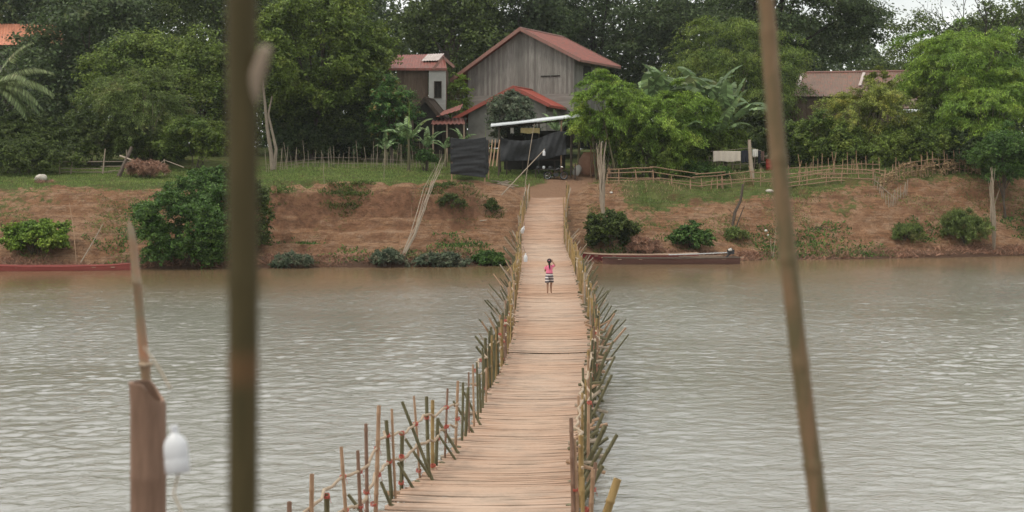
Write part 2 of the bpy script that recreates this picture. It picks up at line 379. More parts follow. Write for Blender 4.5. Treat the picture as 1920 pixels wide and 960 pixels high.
sh = N(n, 'ShaderNodeAttribute', attribute_name='sheen_silt_mix')
n.links.new(mixc(n, sh.outputs['Fac'], mixc(n, ramp(n, noise(n, .05, 3, .5), [(.35, 0.), (.65, 1.)]), (.250, .230, .190), (.300, .285, .250)), (.215, .145, .078)), b.inputs['Base Color'])  # midstream grey carries painted sky sheen; siltier brown towards the bank
b.inputs['Roughness'].default_value = .10; b.inputs['IOR'].default_value = 3.2
M['water'] = m

# ------------------------------------------------------------------ terrain
def D0(X):
    X = np.asarray(X, float); return 88 + np.where(X < 0, .15 * X, .29 * X) + .6 * fbm(X * .12, X * 0, 3, 5)
PB = ([-400, -6, 0, .6, 1.5, 4, 7, 10, 12, 17, 24, 32, 45, 100, 400, 5000], [-2, -1.4, 0, .22, .5, 1.55, 2.95, 4.25, 4.85, 5.3, 5.9, 6.8, 7.8, 9, 11, 20])
PC = ([-400, -6, 0, .6, 1.5, 4, 6, 6.7, 7.5, 8.1, 11, 15, 22, 32, 45, 100, 400, 5000], [-2, -1.4, 0, .3, .6, 1.35, 1.85, 2.55, 4.35, 4.8, 4.95, 5.3, 6.1, 6.9, 7.8, 9, 11, 20])
PP = ([-400, -6, 0, 1.5, 4, 8, 11.3, 14, 17, 22, 32, 45, 100, 400, 5000], [-2, -1.4, 0, .45, 1.2, 2.7, 3.95, 4.7, 5.35, 5.9, 6.8, 7.8, 9, 11, 20])
def terrain(X, Y, fine=True):
    X = np.asarray(X, float); Y = np.asarray(Y, float)
    u = Y - D0(X)
    a = np.interp(u + .8 * fbm(X*.2, Y*.0, 2, 3), *PB)
    c = np.interp(u + 1.0 * fbm(X*.35, Y*.0, 3, 9), *PC); p = np.interp(u, *PP)
    wc = sstep(-19, -15.5, X) * (1 - sstep(-3.0, -.8, X)); z = a * (1 - wc) + c * wc
    pc = 2.55 + np.clip(Y - 103, 0, 30) * .12
    wp = (1 - sstep(1.5, 3.4, np.abs(X - pc))); z = z * (1 - wp) + p * wp
    on = sstep(.2, 3, u) * (1 - sstep(60, 120, u)); sl = sstep(.5, 3, u) * (1 - sstep(10, 14, u)) * (1 - wp)
    z = z + on * (1 - .8*wp) * .10 * fbm(X*.6, Y*.6, 4, 21)
    # mounds and gullies of the worn slope
    g = np.abs(fbm(X*.22 + Y*.08, Y*.10, 3, 33)); z = z + sl * (.55 * np.minimum(g, .35) - .12)
    z = z + sl * .45 * fbm(X*.3, Y*.5, 3, 41) + sl * .30 * fbm(X*1.0, Y*1.9, 4, 44) - sl * .34 * np.maximum(0, fbm(X*1.1, Y*.22, 3, 47)) * sstep(1.5, 4, u)
    z = z + (1.1 * sstep(9, 19, X) + .75 * sstep(21, 27, X)) * sstep(1.5, 8, u) * (1 - sstep(10, 24, u))
    ww = .55 * fbm(X*.15, Y*.1, 2, 52); st_ = (z + ww) / .75; z = np.where(sl > 0, z + sl * .75 * .5 * (np.floor(st_) + sstep(.25, .75, st_ - np.floor(st_)) - st_) * (.9 + .5 * fbm(X*.3, Y*.2, 2, 58)) * (wc * .9 + .45), z)
    near = np.interp(Y, [-300, -40, 5, 9, 13, 16, 19], [6, 4.2, 4.05, 3.1, 1.0, -.5, -1.6])
    return np.where(Y < 19, near, z)
def TZ(x, y): return float(terrain(np.array([x]), np.array([y]))[0])

def hit(px, py, d0, lim=9):
    """distance at which the line of sight through a photo pixel meets the bank, near d0"""
    d = np.arange(d0 - lim, d0 + lim, .05); z = CAMZ - (py - HOR) * d / F; g = terrain((px - 960) * d / F, d) - z
    k = np.where((g[:-1] < 0) & (g[1:] >= 0))[0]
    return float(d[k[np.argmin(abs(d[k] - d0))]]) if len(k) else d0
def settle(a, *rest):
    px = 960 + a.x * F / a.y; py = HOR - (a.z - CAMZ) * F / a.y
    if not (80 < a.y < 114 and py > 326): return (a,) + rest
    d = hit(px, py, a.y); out_ = [P(px, py, d)]
    for b in rest:
        bx = 960 + b.x * F / b.y; by = HOR - (b.z - CAMZ) * F / b.y; out_.append(P(bx, by, d + b.y - a.y))
    return tuple(out_)
def axis(lo, hi, st, ext):
    a = list(np.arange(lo, hi + 1e-6, st)); s = st
    v = hi
    while v < ext: s *= 1.25; v += s; a.append(v)
    v = lo; s = st
    while v > -ext: s *= 1.25; v -= s; a.insert(0, v)
    return np.array(a)
gx = axis(-42, 48, .22, 2500)
gy = np.concatenate([np.arange(-300, 0, 25), np.arange(0, 20, 1.0), np.arange(20, 78, 4.), np.arange(78, 114, .2), np.arange(114, 140, 1.0)])
s = 1.; v = 140.; ext = []
while v < 4500: ext.append(v); s *= 1.3; v += s
gy = np.concatenate([gy, np.array(ext)])
GX, GY = np.meshgrid(gx, gy, indexing='ij'); GZ = terrain(GX, GY)
def grid_mesh(name, X, Y, Z, mat):
    nu, nv = X.shape; me = bpy.data.meshes.new(name)
    co = np.stack([X, Y, Z], -1).reshape(-1, 3).astype(np.float32)
    idx = np.arange(nu * nv).reshape(nu, nv)
    q = np.stack([idx[:-1, :-1], idx[1:, :-1], idx[1:, 1:], idx[:-1, 1:]], -1).reshape(-1)
    me.vertices.add(len(co)); me.vertices.foreach_set('co', co.ravel())
    nf = len(q) // 4; me.loops.add(len(q)); me.loops.foreach_set('vertex_index', q.astype(np.int32))
    me.polygons.add(nf); me.polygons.foreach_set('loop_start', np.arange(0, len(q), 4, dtype=np.int32))
    me.polygons.foreach_set('use_smooth', np.ones(nf, bool)); me.materials.append(mat)
    me.update(calc_edges=True); me.validate()
    o = bpy.data.objects.new(name, me); COL.objects.link(o); return o
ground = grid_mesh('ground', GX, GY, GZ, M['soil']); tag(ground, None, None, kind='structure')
U = GY - D0(GX)
def grassmask(X, Y):
    U = Y - D0(X)
    wc = sstep(-19, -15.5, X) * (1 - sstep(-5.5, -3, X))
    g = sstep(9.5, 14, U) * (1 - wc) + sstep(8.6, 9.8, U) * wc
    # right-hand slope: patchy cover on its upper half
    g = np.maximum(g * np.where(X > 4.5, .62 + .38 * sstep(13, 18, U), 1), .66 * sstep(5.5, 9.0, U) * (X > 4.5))
    g = np.maximum(g, .48 * sstep(2.5, 6, U) * (fbm(X*.25, Y*.3, 3, 77) * .5 + .6))
    pc = 2.55 + np.clip(Y - 101.5, 0, 8) * .5
    wp = 1 - sstep(.9, 2.4, np.abs(X - pc) + .5 * fbm(X, Y, 2, 8)); wp = wp * sstep(9, 11, U) * (1 - sstep(25, 30, U))
    side = (1 - sstep(5.5, 8, np.abs(X - .8))) * (1 - sstep(12.5, 15, U))
    return np.clip(g * (1 - wp) * (1 - .8 * side), 0, 1), wp
gmk, pth = grassmask(GX, GY)
wet = (1 - sstep(.1, 2.3, U + .5 * fbm(GX*.8, GY*.8, 3, 61))) * .9
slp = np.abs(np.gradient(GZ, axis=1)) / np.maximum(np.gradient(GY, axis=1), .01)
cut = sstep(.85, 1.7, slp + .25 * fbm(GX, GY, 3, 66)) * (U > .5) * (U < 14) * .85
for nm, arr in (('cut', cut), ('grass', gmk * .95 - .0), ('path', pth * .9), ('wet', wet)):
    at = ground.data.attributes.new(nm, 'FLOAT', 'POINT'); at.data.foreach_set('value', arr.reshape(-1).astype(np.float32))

wx = axis(-36, 40, .14, 2500); wy = [6.]
while wy[-1] < 100: wy.append(wy[-1] + (.5 if wy[-1] < 17 else .085 + .0022 * (wy[-1] - 17)))
wy = np.array(wy + [110, 130])
WX, WY = np.meshgrid(wx, wy, indexing='ij')
def crest(x, y, o, sd): return 1 - 2 * np.abs(fbm(x, y, o, sd))
_u = WX * .97 + WY * .22; _v = WY * .97 - WX * .22
fade = (.22 + .88 * (1 - sstep(-20, -2, WY - D0(WX)))) * (.55 + .6 * sstep(-.25, .35, fbm(WX * .05, WY * .035, 3, 88))) * ((np.abs(WX) < 44) * 1.0)
WZ = fade * (.011 * fbm(_u * 1.3, _v * 1.7, 2, 101) + .017 * crest(_u * 3.0, _v * 3.6, 2, 111) + .018 * fbm(_u * 5.0, _v * 5.2, 2, 121))
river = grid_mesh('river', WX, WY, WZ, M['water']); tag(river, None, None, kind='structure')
calm = .3 + .7 * (1 - sstep(-24, -4, WY - D0(WX)))
at = river.data.attributes.new('sheen_silt_mix', 'FLOAT', 'POINT'); at.data.foreach_set('value', sstep(-30, -6, WY - D0(WX) + 7 * fbm(WX*.06, WY*.05, 3, 17) - 4 * sstep(5, 25, WX)).reshape(-1).astype(np.float32))
at = river.data.attributes.new('calm', 'FLOAT', 'POINT'); at.data.foreach_set('value', calm.reshape(-1).astype(np.float32))

# thin humid air over the river
me = bpy.data.meshes.new('haze'); mb = MB().box((0, 500, 20), (10400, 10400, 56)); haze = mb.build('haze', bpy.data.materials.new('humid_air')); tag(haze, 'thin pale humid air over river and village', 'haze', kind='stuff')
hm = haze.data.materials[0]; hm.use_nodes = True; hn = hm.node_tree; hn.nodes.clear(); ho = hn.nodes.new('ShaderNodeOutputMaterial'); hv = hn.nodes.new('ShaderNodeVolumePrincipled')
hv.inputs['Color'].default_value = (.9, .95, .93, 1); hv.inputs['Density'].default_value = .00018; hv.inputs['Anisotropy'].default_value = .2; hn.links.new(hv.outputs[0], ho.inputs['Volume'])

# ------------------------------------------------------------------ foliage
def unit(v): return v / np.maximum(np.linalg.norm(v, axis=-1, keepdims=True), 1e-9)
def leaf_mesh(name, c, nrm, L, W, mat, along=None, fold=0):
    k = len(c); r = rng.normal(size=(k, 3)); nrm = unit(nrm)
    if along is None: a = unit(np.cross(nrm, r))
    else: a = unit(along); nrm = unit(nrm - a * (nrm * a).sum(-1, keepdims=True))
    b = np.cross(nrm, a); L = np.broadcast_to(L, (k,))[:, None]; W = np.broadcast_to(W, (k,))[:, None]
    v = np.stack([c - a*L/2, c + b*W/2, c + a*L/2, c - b*W/2], 1).reshape(-1, 3).astype(np.float32)
    me = bpy.data.meshes.new(name); me.vertices.add(4*k); me.vertices.foreach_set('co', v.ravel())
    me.loops.add(4*k); me.loops.foreach_set('vertex_index', np.arange(4*k, dtype=np.int32))
    me.polygons.add(k); me.polygons.foreach_set('loop_start', np.arange(0, 4*k, 4, dtype=np.int32))
    me.materials.append(mat); me.update(calc_edges=True); return me
def crown_pts(R, ncl, nl, flat=.8, rcl=.27, low=-.55, mode='round', top=0):
    """leaf centres and normals of a crown: leafy clumps spread through an ellipsoid"""
    R = np.array(R) * 1.04; ncl = int(ncl * 1.2); d = unit(rng.normal(size=(ncl * 4, 3))); d = d[d[:, 2] > low][:ncl]
    k = len(d); rad = rng.uniform(.35, 1.0, k) ** .55
    if top: d[:, 2] = np.abs(d[:, 2]) * np.sign(rng.uniform(-.35, 1, k))
    cc = d * rad[:, None] * R * (1 - rcl * .5)
    rc = rcl * 1.18 * np.mean(R) * rng.uniform(.55, 1.35, k)
    lob = 1 + .22 * fbm(d[:, 0] * 2.3 + R[0], d[:, 1] * 2.3 + d[:, 2] * 3.1, 2, 13) * 1.6; cc = cc * lob[:, None]
    wgt = rc ** 2; ci = rng.choice(k, nl, p=wgt / wgt.sum())
    NT = 9 if mode == 'bamboo' else 18
    tw = rng.normal(size=(k, NT, 3)); base = unit(cc / R) * (1.3 if mode == 'bamboo' else .5); tw = unit(tw * np.array([1, 1, .8]) + base[:, None, :] + np.array([0, 0, .45 if mode == 'bamboo' else .1]))
    tl = rng.uniform(.75, 1.45, (k, NT)) * (1.35 if mode == 'bamboo' else 1.0)
    ti = rng.integers(0, NT, nl); t = rng.uniform(.05, 1, nl) ** .6; e = tw[ci, ti]; ln = (tl[ci, ti] * rc[ci])
    off = e * (t * ln)[:, None] * np.array([1, 1, flat])
    off[:, 2] -= (.42 if mode == 'bamboo' else .12) * t ** 2 * ln
    p = cc[ci] + off + rng.normal(size=(nl, 3)) * ((.17 - .08 * t) * rc[ci])[:, None] * np.array([1, 1, .7])
    nr = unit(e * .5 + np.array([0, 0, .75]) + .55 * rng.normal(size=(nl, 3)))
    return p, nr, cc, rc
ALLTREES = []
def branchy(base, targets, r0, mat, name, parent, n=7, wob=.12, forks=(.35, .75)):
    mb = MB(); base = Vector(base); top = sum((Vector(t) for t in targets), Vector()) / len(targets)
    H = top - base; pts = []; K = 7
    for i in range(K + 1):
        t = i / K; pts.append(base + H * t + Vector((random.uniform(-1, 1), random.uniform(-1, 1), 0)) * wob * r0 * 4 * (0 < i < K))
    mb.tube(pts, [r0 * (1.35 if i == 0 else 1 - .6 * i / K) for i in range(K + 1)], 8)
    for tg in targets:
        tg = Vector(tg); t0 = random.uniform(*forks); s0 = pts[int(t0 * K)]; m1 = s0.lerp(tg, .5) + Vector((random.uniform(-.3, .3), random.uniform(-.3, .3), .12 * (tg - s0).length))
        rr = r0 * .45; mb.tube([s0, s0.lerp(m1, .5), m1, m1.lerp(tg, .5), tg], [rr, rr*.85, rr*.6, rr*.4, rr*.15], 6)
    return mb.build(name, mat, parent, smooth=True)
def tree(name, label, cat, px, d, ytop, ybot, wpx, leaf, dep=None, ncl=60, nl=22000, L=.26, Wd=.13, flat=.75, rcl=.27, trunk=.22, bark='bark', lean=0, low=-.55, group='trees behind the bank', mode='round', lx=None, nlimb=9):
    nl = int(nl * (1.7 if d < 130 else 1.35)); L *= 1.15; Wd *= 1.2
    s = F / d; X = XX(px, d); rx = wpx / s / 2; rz = (ybot - ytop) / s / 2; cz = CAMZ + (HOR - (ytop + ybot) / 2) / s
    ry = dep if dep else rx
    bx = X + lean; gz = TZ(bx, d); o = empty(name, (bx, d, gz - .05), label, cat, group)
    p, nr, cc, rc = crown_pts((rx, ry, rz), ncl, nl, flat, rcl, low, mode)
    cen = np.array([X, d, cz]); w = np.array([bx, d, gz])
    if mode == 'bamboo':
        al = unit(np.stack([rng.normal(size=nl)*.6, rng.normal(size=nl)*.6, -np.abs(rng.normal(size=nl)) * .8], -1) + unit(p) * .5)
        me = leaf_mesh('crown', p + cen - w, nr, L * rng.uniform(.7, 1.3, nl), Wd, M[leaf], along=al)
    else: me = leaf_mesh('crown', p + cen - w, nr, L * rng.uniform(.6, 1.4, nl), Wd * rng.uniform(.7, 1.3, nl), M[leaf])
    cr = bpy.data.objects.new('crown', me); COL.objects.link(cr); cr.parent = o
    pick = sorted(range(len(cc)), key=lambda i: -rc[i])[:nlimb]
    if mode == 'bamboo':
        mb = MB()
        for i in range(nlimb * 2):
            tg = Vector(cc[i % len(cc)]) + Vector(cen); b0 = Vector((bx + random.gauss(0, .5), d + random.gauss(0, .5), gz - .1))
            mid = b0.lerp(tg, .55) + Vector((0, 0, .22 * (tg - b0).length * .6)); mb.tube([b0, b0.lerp(mid, .5), mid, mid.lerp(tg, .6), tg], [.05, .045, .035, .02, .01], 6)
        mb.build('trunk', M['b_green'], o, smooth=True)
    else:
        tg = [Vector(cc[i] * .85) + Vector(cen) for i in pick]
        branchy((bx, d, gz - .2), tg, trunk, M[bark], 'trunk', o)
    return o
def bush(name, label, cat, px, d, ytop, ybot, wpx, leaf, nl=7000, L=.16, Wd=.09, ncl=40, dep=None, rcl=.28, group=None, low=-.3, flat=.8, mode='round'):
    nl = int(nl * 1.7); wpx *= 1.02; L *= 1.12; Wd *= 1.12
    if group and 'slope' in group: d = hit(px, ybot - 3, d) + .25
    s = F / d; X = XX(px, d); rx = wpx / s / 2; rz = (ybot - ytop) / s / 2; cz = CAMZ + (HOR - (ytop + ybot) / 2) / s
    gz = TZ(X, d); o = empty(name, (X, d, gz - .03), label, cat, group)
    p, nr, cc, rc = crown_pts((rx, dep or rx*.8, rz), ncl, nl, flat, rcl, low)
    w = np.array([0, 0, cz - gz])
    if mode == 'bamboo':
        al = unit(np.stack([rng.normal(size=nl)*.6, rng.normal(size=nl)*.6, np.abs(rng.normal(size=nl)) * .8], -1))
        me = leaf_mesh('foliage', p + w, nr, L * rng.uniform(.7, 1.3, nl), Wd, M[leaf], along=al)
    else: me = leaf_mesh('foliage', p + w, nr, L * rng.uniform(.6, 1.4, nl), Wd * rng.uniform(.7, 1.3, nl), M[leaf])
    f = bpy.data.objects.new('foliage', me); COL.objects.link(f); f.parent = o
    mb = MB()
    for i in range(9):
        tg = Vector(cc[i % len(cc)]) * .9 + Vector((X, d, cz)); b0 = Vector((X + random.gauss(0, rx*.15), d + random.gauss(0, .15), gz - .15))
        if tg.z < gz: tg.z = gz + .2
        m1 = b0.lerp(tg, .5) + Vector((0, 0, .15)); mb.tube([b0, m1, tg], [.03, .02, .006], 5)
    mb.build('stem', M['bark'], o, smooth=True); return o

G1 = 'tall trees closing off the view'
# back row, crowns rising out of the frame
tree('broadleaf_tree', 'dark tall tree at the far left rising behind the orange roof', 'tree', 60, 172, -150, 250, 360, 'leaf_deep', ncl=90, nl=30000, L=.42, Wd=.24, trunk=.5, group=G1)
tree('broadleaf_tree', 'dark tree in front of the orange tile roof, at the left edge', 'tree', 30, 146, 72, 290, 200, 'leaf_deep', ncl=70, nl=20000, L=.32, Wd=.2, trunk=.3, group=G1, low=-.9)
tree('broadleaf_tree', 'dark tree behind the palm fronds and the wooden rail fence at left', 'tree', 190, 140, -60, 300, 270, 'leaf_deep', ncl=80, nl=26000, L=.36, Wd=.2, trunk=.4, group=G1)
tree('broadleaf_tree', 'tall dark green tree behind the thick blurred bamboo pole', 'tree', 400, 150, -120, 250, 330, 'leaf_dark', ncl=80, nl=26000, L=.36, Wd=.2, trunk=.4, group=G1)
tree('broadleaf_tree', 'tall dark tree behind the broad crown left of the houses', 'tree', 610, 168, -140, 250, 300, 'leaf_deep', ncl=80, nl=24000, L=.4, Wd=.24, trunk=.4, group=G1)
tree('broadleaf_tree', 'dark tree rising behind the small house with the pale roof patch', 'tree', 850, 158, -70, 235, 200, 'leaf_dark', ncl=80, nl=20000, L=.34, Wd=.2, trunk=.4, group=G1, low=-.8)
tree('broadleaf_tree', 'dark tree directly behind the left slope of the big wooden house', 'tree', 975, 165, -110, 210, 220, 'leaf_deep', ncl=80, nl=22000, L=.36, Wd=.22, trunk=.4, group=G1, low=-.8)
tree('rain_tree', 'wide layered rain tree behind the ridge of the big wooden house', 'tree', 1120, 178, -130, 200, 330, 'leaf_deep', ncl=80, nl=28000, L=.36, Wd=.2, flat=.3, rcl=.24, trunk=.55, bark='bark_dark', group=G1, low=-.7)
tree('rain_tree', 'spreading dark rain tree with a leaning trunk above the rusty roof', 'tree', 1500, 150, -150, 185, 330, 'leaf_deep', ncl=90, nl=30000, L=.32, Wd=.18, flat=.32, rcl=.24, trunk=.6, bark='bark_dark', lean=-4.5, group=G1, low=-.5)
tree('rain_tree', 'dark layered tree behind the fine leaved tree right of the banana clump', 'tree', 1310, 172, -120, 290, 280, 'leaf_deep', ncl=80, nl=26000, L=.36, Wd=.2, flat=.4, rcl=.25, trunk=.5, bark='bark_dark', group=G1, low=-.8)
tree('broadleaf_tree', 'tall dark tree at the right edge behind the big bamboo clump', 'tree', 1900, 160, -20, 300, 230, 'leaf_dark', ncl=70, nl=20000, L=.36, Wd=.2, trunk=.4, group=G1, low=-.8)
tree('broadleaf_tree', 'low dark tree standing in the gap below the sky at right', 'tree', 1690, 168, 65, 300, 230, 'leaf_dark', ncl=70, nl=13000, L=.3, Wd=.17, trunk=.3, group=G1, low=-.8)
tree('broadleaf_tree', 'dark tree filling the shade under the rain tree behind the rusty roof', 'tree', 1480, 170, 60, 300, 260, 'leaf_deep', ncl=70, nl=16000, L=.36, Wd=.2, trunk=.3, group=G1, low=-.9)
tree('sparse_tree', 'thin leaved tree against the sky right of the rain tree', 'tree', 1725, 135, 15, 140, 120, 'leaf_dark', ncl=34, nl=1600, L=.26, Wd=.13, trunk=.14, bark='bark_dark', group=G1, nlimb=16)
# nearly bare tree whose limbs cross the sky, top right
o = empty('bare_tree', (XX(1850, 150), 150, TZ(XX(1850, 150), 150)), 'nearly bare dark limbs crossing the sky at the top right', 'tree', G1)
mb = MB(); b0 = Vector((XX(1850, 150), 150, TZ(XX(1850, 150), 150) - .2)); f0 = P(1838, 110, 150)
mb.tube([b0, b0.lerp(f0, .5) + Vector((.4, 0, 0)), f0], [.45, .36, .28], 8); tips = []
def limb(a, d, L, r, lev):
    b = a + d * L; m = a.lerp(b, .5) + Vector((random.uniform(-.08, .08), 0, random.uniform(-.05, .08))) * L
    mb.tube([a, m, b], [r, r * .8, r * .55], 5); tips.append(b)
    if lev:
        for k in range(3 if lev > 1 else 2):
            d2 = (d + Vector((random.uniform(-.8, .8), random.uniform(-.5, .5), random.uniform(-.2, .45)))).normalized(); limb(b if k else m, d2, L * random.uniform(.55, .8), r * .5, lev - 1)
for a in (-62, -30, 8, 45, -48, 68): limb(f0, Vector((math.sin(math.radians(a)), random.uniform(-.2, .2), math.cos(math.radians(a)) * .8)).normalized(), 3.6, .15, 3)
mb.build('trunk', M['bark_dark'], o, smooth=True)
tp = np.array([list(tips[i]) for i in rng.integers(0, len(tips), 900)]) + rng.normal(size=(900, 3)) * .28
me = leaf_mesh('crown', tp - np.array(o.location), rng.normal(size=(900, 3)), .24, .12, M['leaf_dark']); c_ = bpy.data.objects.new('crown', me); COL.objects.link(c_); c_.parent = o

# the wood behind the village, one dark mass
n_ = 150000; px_ = rng.uniform(-500, 2420, n_); dd_ = rng.uniform(182, 205, n_)
top_ = np.interp(px_, [-500, 0, 400, 700, 735, 770, 900, 1250, 1600, 1650, 1700, 1760, 1900, 2420], [-40, -40, -30, 0, 60, 10, 20, 10, 20, 110, 120, 60, 20, -20]) + 40 * fbm(px_ / 60, px_ * 0, 4, 71)
py_ = 330 - (330 - top_) * rng.uniform(0, 1, n_) ** .8
cl_ = fbm(px_ / 28, py_ / 22, 3, 55); dd_ = dd_ - 5 * cl_
c_ = np.stack([(px_ - 960) * dd_ / F, dd_, CAMZ - (py_ - HOR) * dd_ / F], -1)
me = leaf_mesh('far_wood', c_, np.array([0, -.5, .7]) + .6 * rng.normal(size=(n_, 3)), .75 * rng.uniform(.5, 1.4, n_), .45, M['leaf_deep'])
o = bpy.data.objects.new('far_wood', me); COL.objects.link(o); tag(o, 'dark wood closing the view behind the village houses', 'wood', kind='stuff')

G2 = 'garden trees along the bank top'
tree('broadleaf_tree', 'mid green bushy tree between the olive tree and the thick blurred pole', 'tree', 385, 124, 55, 310, 190, 'leaf_mid', ncl=70, nl=22000, L=.24, trunk=.25, group=G2, low=-.9)
tree('broadleaf_tree', 'green tree with rounded clumps rising behind the olive tree at left', 'tree', 275, 128, 45, 240, 190, 'leaf_mid', ncl=60, nl=18000, L=.26, trunk=.25, group=G2, low=-.8)
tree('olive_green_tree', 'dull olive coloured fine leaved tree above the brush heap', 'tree', 265, 112, 120, 300, 170, 'leaf_olive', ncl=80, nl=22000, L=.2, Wd=.05, trunk=.16, group=G2, low=-.9, mode='bamboo', rcl=.22)
tree('broadleaf_tree', 'broad leafy tree with forked pale trunk beside the thick blurred pole', 'tree', 585, 117, -50, 235, 250, 'leaf_mid', ncl=110, nl=42000, L=.22, Wd=.13, rcl=.2, trunk=.2, bark='bark', group=G2, low=-.8)
o = empty('slim_tree', P(505, 320, 109), 'slim tree with a pale forked trunk just right of the thick blurred pole', 'tree', G2)
MB().tube([P(512, 318, 109), P(508, 285, 109), P(501, 240, 109), P(497, 195, 109), P(492, 150, 109)], [.22, .16, .13, .11, .07], 8).build('trunk', M['bark_pale'], o, smooth=True)
MB().tube([P(514, 312, 109), P(518, 280, 109), P(510, 245, 109), P(503, 215, 109), P(510, 180, 109)], [.15, .12, .10, .08, .05], 8).build('trunk', M['bark_pale'], o, smooth=True)
_p, _n, _c, _r = crown_pts((2.4, 2.2, 2.6), 30, 9000, .7, .27, -.8)
me = leaf_mesh('crown', _p + np.array(list(P(500, 110, 109) - o.location)), _n, .26 * rng.uniform(.6, 1.4, 9000), .14, M['leaf_mid']); c_ = bpy.data.objects.new('crown', me); COL.objects.link(c_); c_.parent = o
tree('broadleaf_tree', 'dark leafy tree above the stick fence, under the broad crown', 'tree', 615, 121, 120, 300, 230, 'leaf_dark', ncl=90, nl=26000, L=.24, Wd=.13, rcl=.22, trunk=.2, group=G2, low=-.95)
tree('broadleaf_tree', 'dark green crown hanging over the red roof patch left of the houses', 'tree', 672, 120, 15, 215, 90, 'leaf_mid', ncl=60, nl=14000, L=.22, Wd=.13, rcl=.25, trunk=.18, group=G2, low=-.8)
tree('mango_tree', 'mango tree with orange new leaves in front of the small house', 'tree', 735, 113, 142, 290, 85, 'leaf_mango', ncl=50, nl=11000, L=.26, Wd=.08, trunk=.14, group=G2, low=-.9)
tree('round_tree', 'grey green dome shaped tree in front of the low red gable', 'tree', 955, 111, 176, 262, 92, 'leaf_grey', ncl=60, nl=12000, L=.17, Wd=.08, trunk=.1, group=G2, low=-.8)
tree('slender_tree', 'bright green small tree between the small house and big wooden house', 'tree', 856, 124, 142, 225, 48, 'leaf_bright', ncl=30, nl=5000, L=.18, Wd=.05, trunk=.08, group=G2, low=-.8, mode='bamboo')
tree('fine_leaved_tree', 'tall fine leaved green tree behind the banana clump', 'tree', 1375, 127, 18, 250, 260, 'leaf_mid', ncl=100, nl=32000, L=.26, Wd=.06, rcl=.2, trunk=.25, group=G2, low=-.7, mode='bamboo', flat=.5)
tree('feathery_tree', 'big bright green feathery tree left half, beside the tin roofed shelter', 'tree', 1140, 106, 138, 275, 120, 'leaf_bright', ncl=70, nl=22000, L=.2, Wd=.05, rcl=.24, trunk=.14, group=G2, low=-.7, mode='bamboo', flat=.6)
tree('feathery_tree', 'big bright green feathery tree reaching down to the bamboo rails', 'tree', 1235, 107.5, 148, 325, 205, 'leaf_bright', dep=3.0, ncl=100, nl=42000, L=.2, Wd=.05, rcl=.22, trunk=.16, group=G2, low=-.9, mode='bamboo', flat=.6)
tree('fine_leaved_tree', 'golden green pointed tree in front of the rusty roof', 'tree', 1625, 111, 152, 300, 165, 'leaf_gold', ncl=70, nl=26000, L=.2, Wd=.05, rcl=.24, trunk=.14, group=G2, low=-.9, mode='bamboo', flat=.8)
tree('fine_leaved_tree', 'narrow golden spire of leaves standing against the rusty roof', 'tree', 1645, 113, 118, 200, 46, 'leaf_gold', ncl=24, nl=3500, L=.2, Wd=.05, rcl=.3, trunk=.06, group=G2, low=-.9, mode='bamboo')
tree('broadleaf_tree', 'low dark green bushy tree left of the golden green tree', 'tree', 1545, 109, 212, 305, 125, 'leaf_mid', ncl=60, nl=14000, L=.18, Wd=.09, trunk=.1, group=G2, low=-.9)
tree('broadleaf_tree', 'dark green tree in shade between banana clump and leaning pole', 'tree', 1415, 118, 185, 300, 110, 'leaf_dark', ncl=50, nl=11000, L=.22, Wd=.11, trunk=.12, group=G2, low=-.9)
tree('bamboo_clump', 'towering yellow green bamboo clump at the right edge', 'bamboo', 1800, 115, 38, 215, 215, 'leaf_bright', ncl=90, nl=34000, L=.24, Wd=.055, rcl=.22, group=G2, low=-.6, mode='bamboo', flat=.55)
tree('bamboo_clump', 'lower bamboo clump hanging over the dry leaf fence at right', 'bamboo', 1855, 110, 130, 300, 200, 'leaf_bright', ncl=90, nl=34000, L=.22, Wd=.055, rcl=.22, group=G2, low=-.9, mode='bamboo', flat=.6)
tree('bamboo_clump', 'darker bamboo clump beside the zinc roof at right', 'bamboo', 1765, 114, 120, 300, 100, 'leaf_mid', ncl=60, nl=18000, L=.22, Wd=.055, rcl=.24, group=G2, low=-.9, mode='bamboo', flat=.6)
tree('broadleaf_tree', 'dark bush like tree at right end, in front of the bamboo', 'tree', 1885, 103, 232, 345, 120, 'leaf_bush', ncl=60, nl=15000, L=.17, Wd=.08, trunk=.1, group=G2, low=-.9)
# understorey
G3 = 'bushes under the trees'
bush('bush', 'large dark bush at the left edge behind the pale boulder', 'bush', 30, 103, 262, 335, 190, 'leaf_dark', nl=15000, L=.18, group=G3)
bush('bush', 'leafy green bush under the palm fronds at the left edge', 'bush', 35, 109, 215, 300, 150, 'leaf_dark', nl=12000, L=.2, group=G3)
bush('bush', 'dense green hedge bush behind the wooden rail fence', 'bush', 180, 111, 212, 318, 190, 'leaf_dark', nl=17000, L=.2, group=G3)
bush('bush', 'green bush between brush heap and the thick blurred pole', 'bush', 372, 108, 222, 318, 130, 'leaf_mid', nl=13000, L=.19, group=G3)
bush('bush', 'shaded bush below the olive tree, behind the brush heap', 'bush', 285, 115, 232, 322, 130, 'leaf_deep', nl=11000, L=.2, group=G3)
bush('bush', 'dark bush behind the thin stick fence', 'bush', 560, 117, 222, 312, 140, 'leaf_deep', nl=12000, L=.2, group=G3)
bush('bush', 'dark bush behind the young banana plants', 'bush', 690, 117, 222, 308, 150, 'leaf_deep', nl=12000, L=.2, group=G3)
bush('bush', 'small green bush at the foot of the tall young banana', 'bush', 797, 106, 280, 312, 40, 'leaf_bush', nl=3000, L=.14, group=G3)
bush('bush', 'shaded greenery behind the laundry line', 'bush', 1360, 116, 225, 312, 130, 'leaf_deep', nl=12000, L=.2, group=G3)
